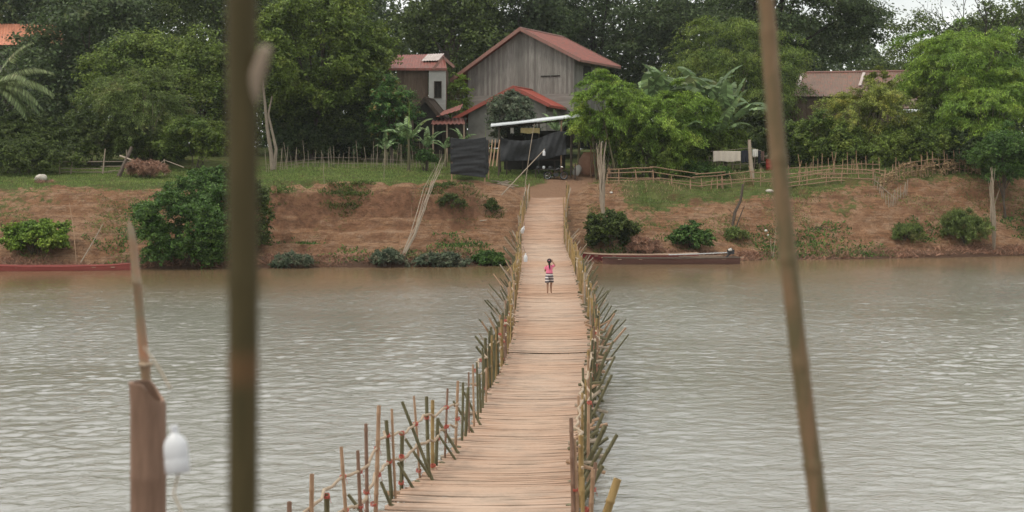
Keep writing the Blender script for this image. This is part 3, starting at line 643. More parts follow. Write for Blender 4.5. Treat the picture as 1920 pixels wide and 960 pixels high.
bush('bush', 'dark bush behind the rail fence and red drum', 'bush', 1480, 112, 240, 335, 120, 'leaf_dark', nl=10000, L=.2, group=G3)
bush('bush', 'dark bush in the shade right of the wooden hut door', 'bush', 1800, 108, 240, 335, 130, 'leaf_deep', nl=11000, L=.2, group=G3)
bush('bush', 'low leafy skirt under the feathery tree next to the bamboo rails', 'bush', 1225, 107, 235, 326, 190, 'leaf_mid', dep=1.8, nl=14000, L=.17, group=G3)
bush('bush', 'shaded bush under the banana clump, left of the cream sheet', 'bush', 1330, 108.5, 225, 318, 150, 'leaf_mid', nl=14000, L=.18, group=G3)
bush('bush', 'green bush behind the dry leaves of the picket fence', 'bush', 1740, 108, 240, 335, 130, 'leaf_mid', nl=14000, L=.18, group=G3)
bush('bush', 'green bush under the golden green tree at right', 'bush', 1620, 108, 235, 338, 170, 'leaf_mid', nl=15000, L=.18, group=G3)
bush('bush', 'green weeds rising behind the tall stick bundle', 'bush', 1160, 107, 262, 315, 70, 'leaf_dark', nl=6000, L=.15, group=G3)
bush('bush', 'grey green weeds inside the rail fence', 'bush', 1330, 106, 305, 345, 110, 'leaf_bush', nl=5000, L=.14, Wd=.05, group=G3)
G4 = 'bushes on the slope of the river bank'
bush('bank_bush', 'big leafy bush on the bank left of the thick blurred pole', 'bush', 345, 89.0, 352, 500, 225, 'leaf_bush', nl=26000, L=.15, ncl=90, rcl=.2, dep=2.4, group=G4, low=-.9)
bush('bank_bush', 'upper leafy bush on the bank, above the big one', 'bush', 400, 93.5, 312, 395, 150, 'leaf_bush', nl=12000, L=.14, ncl=60, rcl=.22, dep=2, group=G4, low=-.9)
bush('bank_bush', 'strip of bush on the bank right of the thick blurred pole', 'bush', 470, 90.5, 330, 480, 75, 'leaf_dark', nl=8000, L=.14, ncl=50, rcl=.25, dep=1.5, group=G4, low=-.9)
bush('bank_bush', 'bright green rounded bush above the red boat', 'bush', 68, 86.5, 412, 484, 122, 'leaf_bright', nl=14000, L=.13, ncl=60, rcl=.22, dep=1.6, group=G4, low=-.6)
bush('bank_bush', 'dark bush on the bank right beside the bridge', 'bush', 1140, 94, 388, 470, 96, 'leaf_dark', nl=12000, L=.13, ncl=60, rcl=.22, dep=1.4, group=G4, low=-.8)
bush('bank_bush', 'low green bush on the bank above the long brown boat', 'bush', 1295, 95.5, 420, 468, 78, 'leaf_bush', nl=7000, L=.12, ncl=40, dep=1.2, group=G4, low=-.6)
bush('bank_bush', 'yellowish low weed bush at the foot of the dead branch', 'bush', 1380, 97, 425, 456, 50, 'leaf_olive', nl=2500, L=.12, Wd=.04, group=G4)
bush('bank_bush', 'grassy tuft like bush beside the stick bundle at the right', 'bush', 1808, 103.5, 392, 462, 92, 'leaf_olive', nl=9000, L=.3, Wd=.03, ncl=40, group=G4, low=-.5, mode='bamboo')
bush('bank_bush', 'drooping grass mound left of the grassy tuft at right', 'bush', 1698, 100.5, 420, 458, 66, 'leaf_olive', nl=4500, L=.3, Wd=.03, ncl=30, group=G4, low=-.5, mode='bamboo')
bush('bank_bush', 'reddish dry twiggy bush between bridge and brown boat', 'bush', 1205, 93.5, 440, 482, 70, 'dry_brush', nl=4500, L=.16, Wd=.02, ncl=30, group=G4, mode='bamboo')
bush('bank_bush', 'grey weeds at the waterline right of the thick blurred pole', 'bush', 548, 86.8, 472, 506, 90, 'leaf_grey', nl=6000, L=.14, Wd=.04, ncl=40, group=G4, dep=.7)
bush('bank_bush', 'dark weeds at the waterline under the leaning sticks', 'bush', 725, 87.6, 468, 502, 70, 'leaf_grey', nl=5000, L=.13, Wd=.05, ncl=40, group=G4, dep=.7)
bush('bank_bush', 'low dark green weeds at the waterline midway to the bridge', 'bush', 820, 88, 474, 502, 110, 'leaf_grey', nl=6000, L=.12, Wd=.06, ncl=50, group=G4, dep=.7)
bush('bank_bush', 'dark green weeds at the waterline touching the bridge', 'bush', 915, 88.2, 474, 500, 75, 'leaf_bush', nl=6500, L=.12, Wd=.06, ncl=50, group=G4, dep=.8)
bush('bank_bush', 'small plant clinging to the cliff face near the net enclosure', 'bush', 845, 95.2, 362, 396, 60, 'leaf_dark', nl=2500, L=.1, Wd=.05, group=G4, dep=.5)
bush('bank_bush', 'small plant on the cliff face nearest the bridge', 'bush', 920, 95.2, 372, 405, 26, 'leaf_dark', nl=1500, L=.1, Wd=.05, group=G4, dep=.4)

# scattered ground cover, too much to count
def scatter(name, n, xr, ur, L, Wd, mat, fn=None, lean=.5):
    X = rng.uniform(*xr, n); Uu = rng.uniform(*ur, n); Y = D0(X) + Uu
    if fn is not None:
        k = rng.uniform(0, 1, n) < fn(X, Y); X = X[k]; Y = Y[k]
    Z = terrain(X, Y); k = len(X); l = L * rng.uniform(.5, 1.5, k)
    al = unit(np.stack([rng.normal(size=k)*lean, rng.normal(size=k)*lean, np.ones(k)], -1))
    c = np.stack([X, Y, Z], -1) + al * l[:, None] * .4
    me = leaf_mesh(name, c, rng.normal(size=(k, 3)), l, Wd, M[mat], along=al)
    o = bpy.data.objects.new(name, me); COL.objects.link(o); return o
tag(scatter('grass', 260000, (-40, 46), (7, 26), .13, .03, 'grass', lambda X, Y: np.clip(grassmask(X, Y)[0] * 1.3 - .35 + .5 * fbm(X*.7, Y*.7, 3, 5), 0, 1)), 'short green grass covering the top of the river bank', 'grass', kind='stuff')
def patch(X, Y): return np.clip((fbm(X*.35, Y*.5, 3, 91) - .08) * 2.2, 0, .7) * (np.abs(X - 2) > 3.2)
tag(scatter('weeds', 130000, (-40, 46), (1.0, 9.5), .15, .04, 'leaf_olive', patch, .9), 'thin patchy weeds on the bare red slope of the bank', 'weeds', kind='stuff')
lipf = lambda X, Y: np.clip(.25 + 1.6 * fbm(X*.45, Y*0, 3, 29), 0, 1) * (X < -.5) * (X > -17)
tag(scatter('turf_edge', 9000, (-18, 0), (6.9, 8.3), .28, .06, 'leaf_dark', lipf, 1.2), 'weeds and turf hanging over the lip of the red cliff', 'weeds', kind='stuff')
tag(scatter('dry_twigs', 40000, (-40, 46), (.0, 1.6), .4, .03, 'dry_brush', lambda X, Y: np.clip(.5 + fbm(X*.5, Y, 3, 14), 0, 1) * (np.abs(X - 1) > 2), 1.6), 'tangled dry twigs and roots along the waterline', 'twigs', kind='stuff')
cw = lambda X, Y: np.clip((fbm(X*.28, Y*.3, 3, 131) - .02) * 2.4, 0, .8) * (np.abs(X - 1.6) > 3)
tag(scatter('creeping_weeds', 42000, (-40, 46), (.3, 4.6), .24, .08, 'leaf_bush', cw, 1.1), 'ragged creeping weeds along the foot of the bank', 'weeds', kind='stuff')
tag(scatter('dead_grass', 30000, (6, 40), (9, 17), .3, .025, 'dry_leaf', lambda X, Y: np.clip(fbm(X*.5, Y*.5, 3, 19) * 1.2, 0, .5), .5), 'dead straw coloured grass around the right hand fences', 'grass', kind='stuff')

# ------------------------------------------------------------------ banana plants and palm
def banana(label, px, d, ybase, ytop, nleaf, size, group='banana plants', young=False, x=None, spread=1.0):
    X = XX(px, d); gz = TZ(X, d); zt = CAMZ + (HOR - ytop) * d / F; H = zt - gz
    o = empty('banana_plant', (X, d, gz), label, 'banana plant', group)
    st = H * (.45 if not young else .5); mb = MB()
    mb.tube([(X, d, gz - .1), (X + .03, d, gz + st * .5), (X, d, gz + st)], [.13, .11, .07], 8); mb.build('stem', M['b_green'], o, smooth=True)
    for k in range(nleaf):
        mb = MB(); az = k * 2.4 + random.uniform(-.4, .4); el = random.uniform(.75, 1.35) if not (young and k == 0) else 1.55
        if young and k == 0: az = 0
        L = size * random.uniform(.8, 1.15) * (1.15 if young and k == 0 else 1); w = L * .115 * random.uniform(.85, 1.2) * (1.35 if young and k == 0 else 1); n = 16
        p = Vector((X, d, gz + st * .95)); dr = Vector((math.cos(az) * math.cos(el) * spread, math.sin(az) * math.cos(el) * spread, math.sin(el))).normalized()
        droop = random.uniform(.10, .2) * (0 if young and k == 0 else 1); side = Vector((-math.sin(az), math.cos(az), 0)); q = p.copy(); rows = []
        for i in range(n + 1):
            t = i / n; rows.append((q.copy(), dr.copy(), t)); q = q + dr * L / n; dr = (dr - Vector((0, 0, droop * (.3 + t)))).normalized()
        for i in range(n):
            (a, da, t0), (b, db, t1) = rows[i], rows[i+1]
            if t0 < .12: continue
            pr = lambda t: w * math.sin(math.pi * min(1, (t - .1) / .92) ** .75) ** .6 if t > .1 else 0
            ua = side.cross(da)
            for sg in (-1, 1):
                j = random.uniform(-.05, .05); dz = (-.35 + random.uniform(-.3, .12))
                f = lambda u_, pos, wd: pos + (side * sg * u_ + ua * 0 + Vector((0, 0, dz * u_))) * wd
                g_ = .12 * random.random()
                mb.add([a, f(1, a + da * (L/n) * g_, pr(t0)), f(1, b - db * (L/n) * g_, pr(t1)), b], [(0, 1, 2, 3)])
        mb.tube([r[0] for r in rows], [.03 * (1 - .8 * r[2]) for r in rows], 5)
        mb.build('leaf', M['banana_young'] if young and k == 0 else M['banana'], o)
    return o
for i, (px, d, yt, nl_, sz, lab) in enumerate([
    (1215, 110, 48, 10, 4.4, 'leftmost tall banana plant of the clump above the feathery trees'),
    (1262, 111, 30, 10, 4.9, 'tallest banana plant in the clump, with upright grey green leaves'),
    (1318, 110, 70, 9, 5.2, 'banana plant right of the tallest one, ragged leaves'),
    (1362, 109, 120, 9, 4.8, 'banana plant at the right end of the clump, arching towards the pole'),
    (1345, 107, 175, 9, 4.0, 'lower banana plant hanging its leaves above the laundry line')]):
    banana(lab, px, d, 0, yt, nl_, sz, 'banana clump in the garden')
for px, d, yt, nl_, sz, yg, lab in [
    (766, 106, 200, 8, 2.5, True, 'young banana plant with one upright yellow green rolled leaf'),
    (800, 107, 225, 7, 2.0, False, 'banana plant just right of the one with the rolled leaf'),
    (722, 110, 245, 5, 1.7, False, 'small banana plant left of the one with the rolled leaf'),
    (910, 109, 232, 5, 1.4, True, 'small banana plant with bright leaf right of the net enclosure top'),
    (868, 111, 222, 6, 1.7, False, 'banana plant behind the black net enclosure'),
    (835, 110, 236, 6, 1.6, False, 'banana plant behind the leaning pale stick bundle'),
    (1045, 113, 158, 7, 2.5, False, 'dark banana plant between the low red gable and feathery tree'),
    (1085, 115, 150, 7, 2.6, False, 'banana plant below the right eave of the big wooden house')]:
    banana(lab, px, d, 0, yt, nl_, sz, 'single banana plants near the houses', yg)

X = XX(-25, 110); gz = TZ(X, 110)
o = empty('coconut_palm', (X, 110, gz), 'coconut palm at the left edge with drooping pale fronds', 'palm')
ctr = P(-12, 165, 110); MB().tube([(X, 110, gz - .1), (X + .2, 110, gz + 2), ctr], [.24, .18, .15], 9).build('trunk', M['bark'], o, smooth=True)
for k, (az, el, L) in enumerate([(0.1, .9, 5.2), (-.25, .35, 5), (.3, -.1, 4.6), (-.1, 1.25, 5), (1.5, .7, 4.5), (2.6, .6, 4.6), (3.6, .8, 4.6), (4.6, .5, 4.5), (-.6, .75, 5), (.5, .6, 5), (.2, .1, 4.8), (-.4, 0, 4.6), (0, .62, 5.2)]):
    c = []; al = []; nn = []; q = ctr.copy(); dr = Vector((math.cos(az)*math.cos(el), math.sin(az)*math.cos(el), math.sin(el))); pts = []
    for i in range(46):
        pts.append(q.copy()); sd_ = dr.cross(Vector((0, 0, 1))).normalized()
        if i > 3:
            for sg in (-1, 1):
                a = (sd_ * sg * .8 + dr * .5 + Vector((0, 0, -.75))).normalized(); l = .75 * math.sin(math.pi * (i / 50) ** .8)
                c.append(list(q + a * l * .5)); al.append(list(a) + [l]); nn.append([0, 0, 1])
        q = q + dr * L / 46; dr = (dr - Vector((0, 0, .035))).normalized()
    al = np.array(al); me = leaf_mesh('frond', np.array(c) - np.array(o.location), np.array(nn, float) + .2 * rng.normal(size=(len(c), 3)), al[:, 3] + .2, .11, M['palm'], along=al[:, :3])
    f = bpy.data.objects.new('frond', me); COL.objects.link(f); f.parent = o
    MB().tube(pts, [.035 * (1 - i / 50) for i in range(46)], 4).build('rib', M['b_yellow'], f)

# ------------------------------------------------------------------ the bamboo bridge
BT = [(369, 996, 1061, 1.65), (413, 982.5, 1055.5, 3.03), (455, 978.6, 1056, 4.1), (473, 978.5, 1063, 4.4), (512, 978, 1077, 4.65), (551, 972, 1087, 4.75),
      (573, 968.5, 1092, 4.78), (608, 967, 1102, 4.8), (637, 961, 1108, 4.8), (675, 951, 1108, 4.8), (709, 935, 1102, 4.8), (742, 912, 1095, 4.8), (787, 893, 1085, 4.8),
      (825, 866, 1078, 4.8), (850, 846, 1076, 4.8), (870, 823, 1075, 4.8), (896, 785, 1074, 4.8), (926, 752, 1073, 4.8), (956, 719, 1073, 4.8), (1075, 600, 1076, 4.7)]
rows = []
for y, l, r, h in BT:
    s = (y - HOR) / h; d = F / s; rows.append((d, XX(l, d), XX(r, d), CAMZ - h))
rows += [(13, -2.4, .45, 1.75), (8.6, -2.7, .4, 3.2), (7.6, -2.7, .4, 3.45)]
rows.sort(); RY = np.array([r[0] for r in rows]); RL = np.array([r[1] for r in rows]); RR = np.array([r[2] for r in rows]); RZ = np.array([r[3] for r in rows])
def BL(y): return float(np.mean([np.interp(y + e, RY, RL) for e in (-.6, -.3, 0, .3, .6)]))
def BR(y): return float(np.mean([np.interp(y + e, RY, RR) for e in (-.6, -.3, 0, .3, .6)]))
def BZ(y): return float(np.mean([np.interp(y + e, RY, RZ) for e in (-1.2, -.6, 0, .6, 1.2)])) + .05 * math.sin(y * .55) * (.3 < (y - 20) / 60 < 1) 
bridge = empty('bamboo_bridge', (BL(50), 50, 0), 'long narrow bamboo footbridge curving across the brown river to the far bank', 'bridge')
vs = []; fs = []; across = []; y = 7.7
while y < 100.2:
    wd = random.uniform(.045, .085); l = BL(y) - random.uniform(-.02, .07); r = BR(y) + random.uniform(-.02, .07); z = BZ(y)
    sk = random.gauss(0, .022); sk2 = random.gauss(0, .012); zj = random.uniform(-.012, .012); n_ = len(vs); th = .018
    nx = 6
    for i in range(nx + 1):
        t = i / nx; x = l + (r - l) * t; yy = y + sk * (t - .5) * 2 + sk2 * math.sin(t * 6 + y); sag = -.035 * math.sin(math.pi * t) + random.uniform(-.004, .004)
        zz = BZ(yy) + zj + sag
        for (a, c) in ((-.5, -th), (-.5, 0), (-.2, .010), (.2, .010), (.5, 0), (.5, -th)):
            vs.append((x, yy + a * wd, zz + c)); across.append(t)
    for i in range(nx):
        for j in range(6):
            j2 = (j + 1) % 6; fs.append((n_ + i*6 + j, n_ + i*6 + j2, n_ + (i+1)*6 + j2, n_ + (i+1)*6 + j))
    fs.append(tuple(n_ + j for j in range(6))[::-1]); fs.append(tuple(n_ + nx*6 + j for j in range(6)))
    gap = random.uniform(.002, .010)
    if random.random() < .12: gap = random.uniform(.015, .05)
    y += wd + gap
me = bpy.data.meshes.new('deck'); me.from_pydata(vs, [], fs); me.materials.append(M['deck']); me.update()
at = me.attributes.new('across', 'FLOAT', 'POINT'); at.data.foreach_set('value', np.array(across, np.float32))
o = bpy.data.objects.new('deck', me); COL.objects.link(o); o.parent = bridge; parent_inv(o, bridge)
# layer under the splits
mb = MB()
for k in range(9):
    pts = []
    for yy in np.arange(8, 100, 1.5):
        t = (k + .5) / 9; pts.append((BL(yy) * (1 - t) + BR(yy) * t, yy, BZ(yy) - .10))
    mb.tube(pts, .045, 5)
mb.build('stringers', M['b_green'], bridge, smooth=True)
posts = {}   # material -> list of (depth, MB)
def add_part(kind, depth, mb, mat): posts.setdefault(kind, []).append((depth, mb, mat))
def depth_of(by): return F * 4.8 / (by - HOR)
# near posts measured off the photograph (top x, top y, foot x, foot y, thickness px, material)
near_left = [(543, 940, 545, 1120, 9.5, 'b_red'), (586, 887, 582, 1085, 9, 'b_tan'), (612, 926, 613, 1050, 11, 'b_green'), (639, 839, 652, 1010, 7, 'b_tan'), (672, 843, 678, 985, 7, 'b_red'),
    (687, 793, 688, 975, 7, 'b_red'), (710, 761, 704, 962, 8, 'b_tan'), (725, 787, 735, 938, 7.5, 'b_green'), (735, 766, 742, 937, 5, 'b_tan'), (753.5, 810, 753, 916, 8, 'b_green'),
    (776, 743, 787, 893, 4.5, 'b_tan'), (799.5, 744, 804, 884, 7, 'b_green'), (811, 751, 811, 879, 7, 'b_yellow'), (821.5, 783, 818, 868, 7, 'b_green'), (839, 729, 834, 857, 4.5, 'b_red'),
    (858.6, 715, 854.5, 840, 5.5, 'b_tan'), (868, 718, 866, 828, 5, 'b_green'), (878, 726, 873, 820, 6, 'b_green'), (879, 697, 880, 812, 3.5, 'b_red'), (887, 683, 889, 800, 4, 'b_tan'),
    (894, 679, 896, 790, 4, 'b_green'), (899, 700, 901, 775, 5, 'b_green'), (905.5, 660, 905, 765, 4.5, 'b_green'), (912, 690, 911, 755, 4, 'b_tan')]
near_right = [(1070.7, 783, 1075, 975, 8, 'b_red'), (1076, 823, 1082, 975, 9.5, 'b_tan'), (1089, 815, 1090, 930, 10, 'b_yellow'), (1093, 897, 1093, 1000, 8, 'b_yellow'), (1117, 867, 1104, 975, 7.5, 'b_red'),
    (1085, 743, 1086, 850, 5, 'b_tan'), (1092, 737, 1092, 840, 5, 'b_yellow'), (1099, 752, 1097, 845, 5.5, 'b_green'), (1093, 690, 1095, 790, 5, 'b_green'), (1103, 667, 1103, 770, 5, 'b_tan'), (1098, 712, 1100, 800, 4, 'b_yellow'),
    (1108, 700, 1107, 800, 4, 'b_green'), (1104, 760, 1103, 870, 6, 'b_tan'), (1112, 880, 1108, 990, 8, 'b_tan')]
for side, lst in ((-1, near_left), (1, near_right)):
    for tx, ty, fx, fy, th, mt in lst:
        d = depth_of(min(fy, 1075)); s = F / d; a = P(fx, min(fy, 1110), d); b = P(tx, ty, d); e = (a - b).normalized()
        b = b + Vector((0, random.uniform(-.08, .08), 0)); a = a + e * random.uniform(.1, .5)
        mb = MB().bamboo(a, b, th / s / 2 * 1.05, 9, hollow=True, seg=.32, bend=.004); add_part('post', d, mb, mt)
near_brace = [(754, 753, 806, 888, 6.5), (760, 823, 799, 882, 6), (746, 867, 768, 904, 6), (714, 903, 729, 938, 7), (653, 927, 668, 947, 7), (821, 788, 852, 838, 6), (822, 815, 846, 850, 5), (891, 630, 920, 668, 5), (850, 752, 880, 800, 5), (870, 735, 895, 785, 5),
    (1158, 898, 1130, 985, 17), (1157, 815, 1120, 880, 8), (1135, 798, 1098, 876, 10), (1130, 873, 1112, 905, 10), (1137, 660, 1118, 720, 6), (1150, 640, 1118, 705, 5), (1153, 668, 1122, 730, 5), (1147, 703, 1118, 765, 6), (1131, 775, 1108, 830, 7), (1128, 840, 1100, 890, 8)]
for tx, ty, fx, fy, th in near_brace:
    d = depth_of(fy + 12); s = F / d; a = P(fx, fy, d); b = P(tx, ty, d); e = (a - b).normalized()
    add_part('brace', d, MB().bamboo(a + e * .35, b, th / s / 2, 9, bend=.003), 'b_green' if th < 12 else 'b_yellow')
# the denser rail beyond, posts every foot or so
def matpick(y): 
    if y > 42: return random.choice(['b_yellow', 'b_yellow', 'b_yellow', 'b_tan', 'b_grey', 'b_green'])
    return random.choice(['b_green', 'b_green', 'b_tan', 'b_yellow', 'b_red'])
for side in (-1, 1):
    y = 31.5 if side < 0 else 31.0
    while y < 99.5:
        x = (BL(y) - random.uniform(.03, .2)) if side < 0 else (BR(y) + random.uniform(.03, .2)); z = BZ(y)
        h = random.uniform(.78, 1.15) * (1.15 if y > 88 else 1); ln = random.gauss(0, .05)
        if 60 < y < 76 and side < 0: h *= .8
        a = Vector((x - side * ln * .3, y, z - random.uniform(.2, .6))); b = Vector((x + side * abs(ln) + random.gauss(0, .03), y + random.gauss(0, .06), z + h))
        add_part('post', y, MB().bamboo(a, b, random.uniform(.024, .04), 7, hollow=y < 50, seg=.35, bend=.01), matpick(y))
        y += random.choice([.12, .2, .3, .3, .45, .5]) * (1.0 if y < 60 else 1.15)
    y = 36
    while y < 86:
        x0 = (BL(y) - .1) if side < 0 else (BR(y) + .1); z = BZ(y); up = random.uniform(.55, 1.15); o_ = random.uniform(.45, .95)
        a = Vector((x0 - side * .15, y, z - .6)); b = Vector((x0 + side * o_, y + random.uniform(-.3, .3), z + up * .7))
        add_part('brace', y, MB().bamboo(a, b, random.uniform(.02, .036), 7, hollow=y < 50), random.choice(['b_green', 'b_green', 'b_grey', 'b_tan']))
        y += random.uniform(.6, 1.8)
# crossbeams that carry the deck, ends sticking out, and the legs in the water
for y in np.arange(10, 98, 1.5):
    y = float(y) + random.uniform(-.15, .15); l = BL(y); r = BR(y); z = BZ(y) - .18; ex = random.uniform(.15, .55)
    add_part('crossbeam', y, MB().bamboo((l - random.uniform(.1, .45), y, z), (r + ex, y + random.uniform(-.1, .1), z + .01), .045, 7), random.choice(['b_tan', 'b_green', 'b_grey']))
    if y < 90:
        for x, sg in ((l, -1), (r, 1)):
            zb = min(-.6, z - 1) if 16 < y < 87 else TZ(x, y) - .3
            add_part('leg', y, MB().bamboo((x + sg * .15, y + .1, zb), (x - sg * .05, y, z + .2), .05, 7, hollow=False), 'b_green')
            add_part('leg', y, MB().bamboo((x + sg * .75, y - .1, zb), (x - sg * .3, y - .12, z + .15), .04, 7, hollow=False), 'b_green')
for side in (-1, 1):          # short stubs of poles stacked outside the right rail
    y = 22.
    while y < 60:
        if side > 0: add_part('stub', y, MB().bamboo((BR(y) - .1, y, BZ(y) + random.uniform(-.15, .35)), (BR(y) + random.uniform(.3, .62), y + .05, BZ(y) + random.uniform(-.05, .45)), random.uniform(.025, .04), 8), random.choice(['b_tan', 'b_grey', 'b_green']))
        y += random.uniform(.5, 1.2)
# hand rails: crooked branches lashed to the posts
def rail(pts, r, mat, wob=.02):
    pts = [Vector(p) for p in pts]; q = []
    for i in range(len(pts) - 1):
        for k in range(4):
            t = k / 4; q.append(pts[i].lerp(pts[i+1], t) + Vector((random.gauss(0, wob), random.gauss(0, wob), random.gauss(0, wob))))
    q.append(pts[-1]); return MB().tube(q, [r * random.uniform(.85, 1.15) for _ in q], 7)
def on(px, py, by): d = depth_of(by); return P(px, py, d)
up = [on(560, 972, 1090), on(601, 934, 1060), on(643, 894, 1005), on(674, 884, 985), on(707, 838, 960), on(726, 816, 940), on(753, 812, 916), on(779, 795, 895), on(802, 781, 884), on(837, 764, 858), on(859, 757, 840)]
lo = [on(600, 1000, 1060), on(645, 956, 1005), on(674, 949, 985), on(704, 890, 960), on(730, 865, 938), on(752, 856, 916), on(783, 835, 893), on(804, 830, 884), on(835, 802, 857), on(858, 796, 838)]
add_part('rail', 17, rail(up, .02, 'branch'), 'branch'); add_part('rail', 17, rail(lo, .022, 'branch'), 'branch')
for side in (-1, 1):
    for hh_ in (.42, .78):
        y = 29. if side < 0 else 21.; seg = []
        while y < 99:
            x = (BL(y) - .12) if side < 0 else (BR(y) + .14)
            seg.append(Vector((x + random.gauss(0, .035), y, BZ(y) + hh_ + random.gauss(0, .05)))); y += .8 if y < 50 else 1.4
            if len(seg) > 7: add_part('rail', seg[0].y, rail(seg, .022 if side > 0 else .018, 'branch'), 'branch' if seg[0].y < 60 else 'b_yellow'); seg = [seg[-1]]
# red twine lashings
def lash(p, r): 
    mb = MB()
    for k in range(3): 
        a = random.uniform(-.5, .5); c = [p + Vector((math.cos(t)*r, math.sin(t)*r, math.sin(t + a)*r*.35 + (k-1)*.012)) for t in np.linspace(0, 6.28, 10)]; mb.tube(c, .0055, 5)
    mb.tube([p, p + Vector((r * 1.2, -.01, -.03)), p + Vector((r * 1.5, 0, -.09))], .003, 4); return mb
for tx, ty, by in [(612, 930, 1050), (643, 894, 1005), (674, 884, 985), (687, 922, 975), (709, 890, 960), (707, 841, 960), (726, 816, 940), (753, 812, 916), (753, 856, 916), (779, 795, 895), (676, 949, 985), (648, 957, 1005), (730, 865, 938), (800, 783, 884), (785, 882, 893),
                   (837, 764, 858), (837, 800, 858), (858, 785, 840), (812, 873, 880), (1112, 918, 975), (1098, 955, 975), (1078, 917, 975), (1105, 755, 850), (820, 823, 868), (752, 905, 916), (700, 945, 962)]:
    d = depth_of(by); add_part('lashing', d, lash(P(tx, ty, d - .02), .04), 'tie')
for side in (-1, 1):
    y = 29
    while y < 44: add_part('lashing', y, lash(Vector(((BL(y) - .12) if side < 0 else (BR(y) + .14), y, BZ(y) + random.choice([.05, .42, .78]))), .045), 'tie'); y += random.uniform(.5, 1.1)
for kind, lst in posts.items():
    lst.sort(key=lambda t: t[0])
    for dpt, mb, mt in lst[:100]: mb.build(kind, M[mt], bridge, smooth=True)
    rest = lst[100:]
    if rest:
        names = sorted(set(t[2] for t in rest)); big = MB()
        for dpt, mb, mt in rest:
            big.cur = names.index(mt); big.add(mb.v, mb.f)
        o = big.build(kind, [M[q] for q in names], bridge, smooth=True); o['kind'] = 'stuff'
# sticks and curved poles where the bridge meets the bank
def stick(name, label, a, b, r, mat, cat='pole', group=None, bend=.02, r2=None):
    a, b = settle(Vector(a), Vector(b)); o_ = Vector((random.uniform(-1, 1), random.uniform(-.5, .5), 0)) * bend * (b - a).length
    mb = MB(); pts = [a.lerp(b, t) + o_ * math.sin(math.pi * t) for t in np.linspace(0, 1, 8)]
    mb.tube(pts, [r + ((r2 if r2 is not None else r * .6) - r) * t for t in np.linspace(0, 1, 8)], 7)
    o = mb.build(name, M[mat], smooth=True); return tag(o, label, cat, group)
for k, (x0, y0, x1, y1) in enumerate([(988, 420, 992, 345), (983, 405, 986, 352), (978, 430, 984, 362), (1060, 418, 1070, 352), (1058, 440, 1066, 366)]):
    mb = MB().tube([P(x0, y0, 96), P((x0+x1)/2 - 3, (y0+y1)/2, 96), P(x1, y1, 96.5)], [.06, .05, .035], 7); mb.build('post', M['b_grey'], bridge, smooth=True)

# ------------------------------------------------------------------ fences, poles and brush
def pole_fence(name, label, pts, posts_, rails, group=None, mat='b_grey', hv=(.9, 1.4), rr=.022, pr=.028):
    """pts: (px, d) line; posts spacing m; rails: heights"""
    W = [Vector((XX(p, d), d, 0)) for p, d in pts]; o = empty(name, (W[0].x, W[0].y, TZ(W[0].x, W[0].y)), label, 'fence', group)
    L = [0]
    for i in range(1, len(W)): L.append(L[-1] + (W[i] - W[i-1]).length)
    def at(s):
        s = max(0, min(L[-1], s)); i = max(j for j in range(len(L)) if L[j] <= s + 1e-9); i = min(i, len(W) - 2)
        q = W[i].lerp(W[i+1], (s - L[i]) / max(1e-6, L[i+1] - L[i])); q.z = TZ(q.x, q.y); return q
    s = 0; k = 0; pl = []
    while s <= L[-1] and k < 100:
        q = at(s); h = random.uniform(*hv); ln = Vector((random.gauss(0, .11), random.gauss(0, .04), 0)) * h
        MB().tube([q - Vector((0, 0, .25)), q + ln * .5 + Vector((0, 0, h * .5)), q + ln + Vector((0, 0, h))], [pr * random.uniform(.8, 1.3), pr, pr * .7], 6).build('post', M[mat], o, smooth=True)
        s += posts_ * random.uniform(.4, 1.3); k += 1
    for hh in rails:
        s = 0
        while s < L[-1] - .3:
            e = min(L[-1], s + random.uniform(2.5, 4)); n_ = 5; j = random.gauss(0, .05); qa = at(s); qb = at(e)
            p = [qa.lerp(qb, t / n_) + Vector((0, -.04, hh + j + random.gauss(0, .01))) for t in range(n_ + 1)]
            MB().tube(p, [rr * random.uniform(.9, 1.1)] * (n_ + 1), 6).build('rail', M[mat], o, smooth=True); s = e - .25
    return o
pole_fence('rail_fence', 'grey wooden rail fence with a few posts at the far left', [(112, 104), (205, 104), (262, 105)], 1.9, (.5, .95, .25), hv=(1.5, 1.9), pr=.05, rr=.03)
pole_fence('stick_fence', 'uneven thin stick fence under the broad leafy tree', [(500, 107), (600, 108), (700, 108), (835, 108)], .27, (.35, .7), hv=(.4, 2.1), pr=.016, rr=.012)
pole_fence('rail_fence', 'split bamboo rail fence running down from the tall stick bundle', [(1138, 103.5), (1200, 103), (1280, 102.3), (1360, 102.8)], 1.1, (.2, .5, .8, 1.1), hv=(.7, 1.1), mat='b_tan', rr=.032, pr=.045)
pole_fence('rail_fence', 'bamboo rail fence in front of the laundry line', [(1345, 102.5), (1400, 103), (1475, 103.5)], .8, (.2, .6, .95), hv=(.7, 1.5), mat='b_tan', rr=.03, pr=.032)
pole_fence('stick_fence', 'back bamboo fence behind the feathery tree and laundry', [(1145, 107), (1250, 107), (1440, 108)], .7, (.6, 1.1), hv=(1.2, 1.7), mat='b_grey', rr=.025, pr=.028)
pole_fence('picket_fence', 'bamboo picket fence right of the leaning blurred pole', [(1470, 104), (1560, 104), (1650, 104.5)], .42, (.3, .75), hv=(.8, 1.9), mat='b_tan', rr=.025, pr=.026)
pole_fence('picket_fence', 'bamboo picket fence hung with dry straw coloured leaves', [(1655, 102.5), (1720, 105), (1840, 107)], .5, (.4, .85, 1.15), hv=(1.0, 1.9), mat='b_tan', rr=.025, pr=.03)
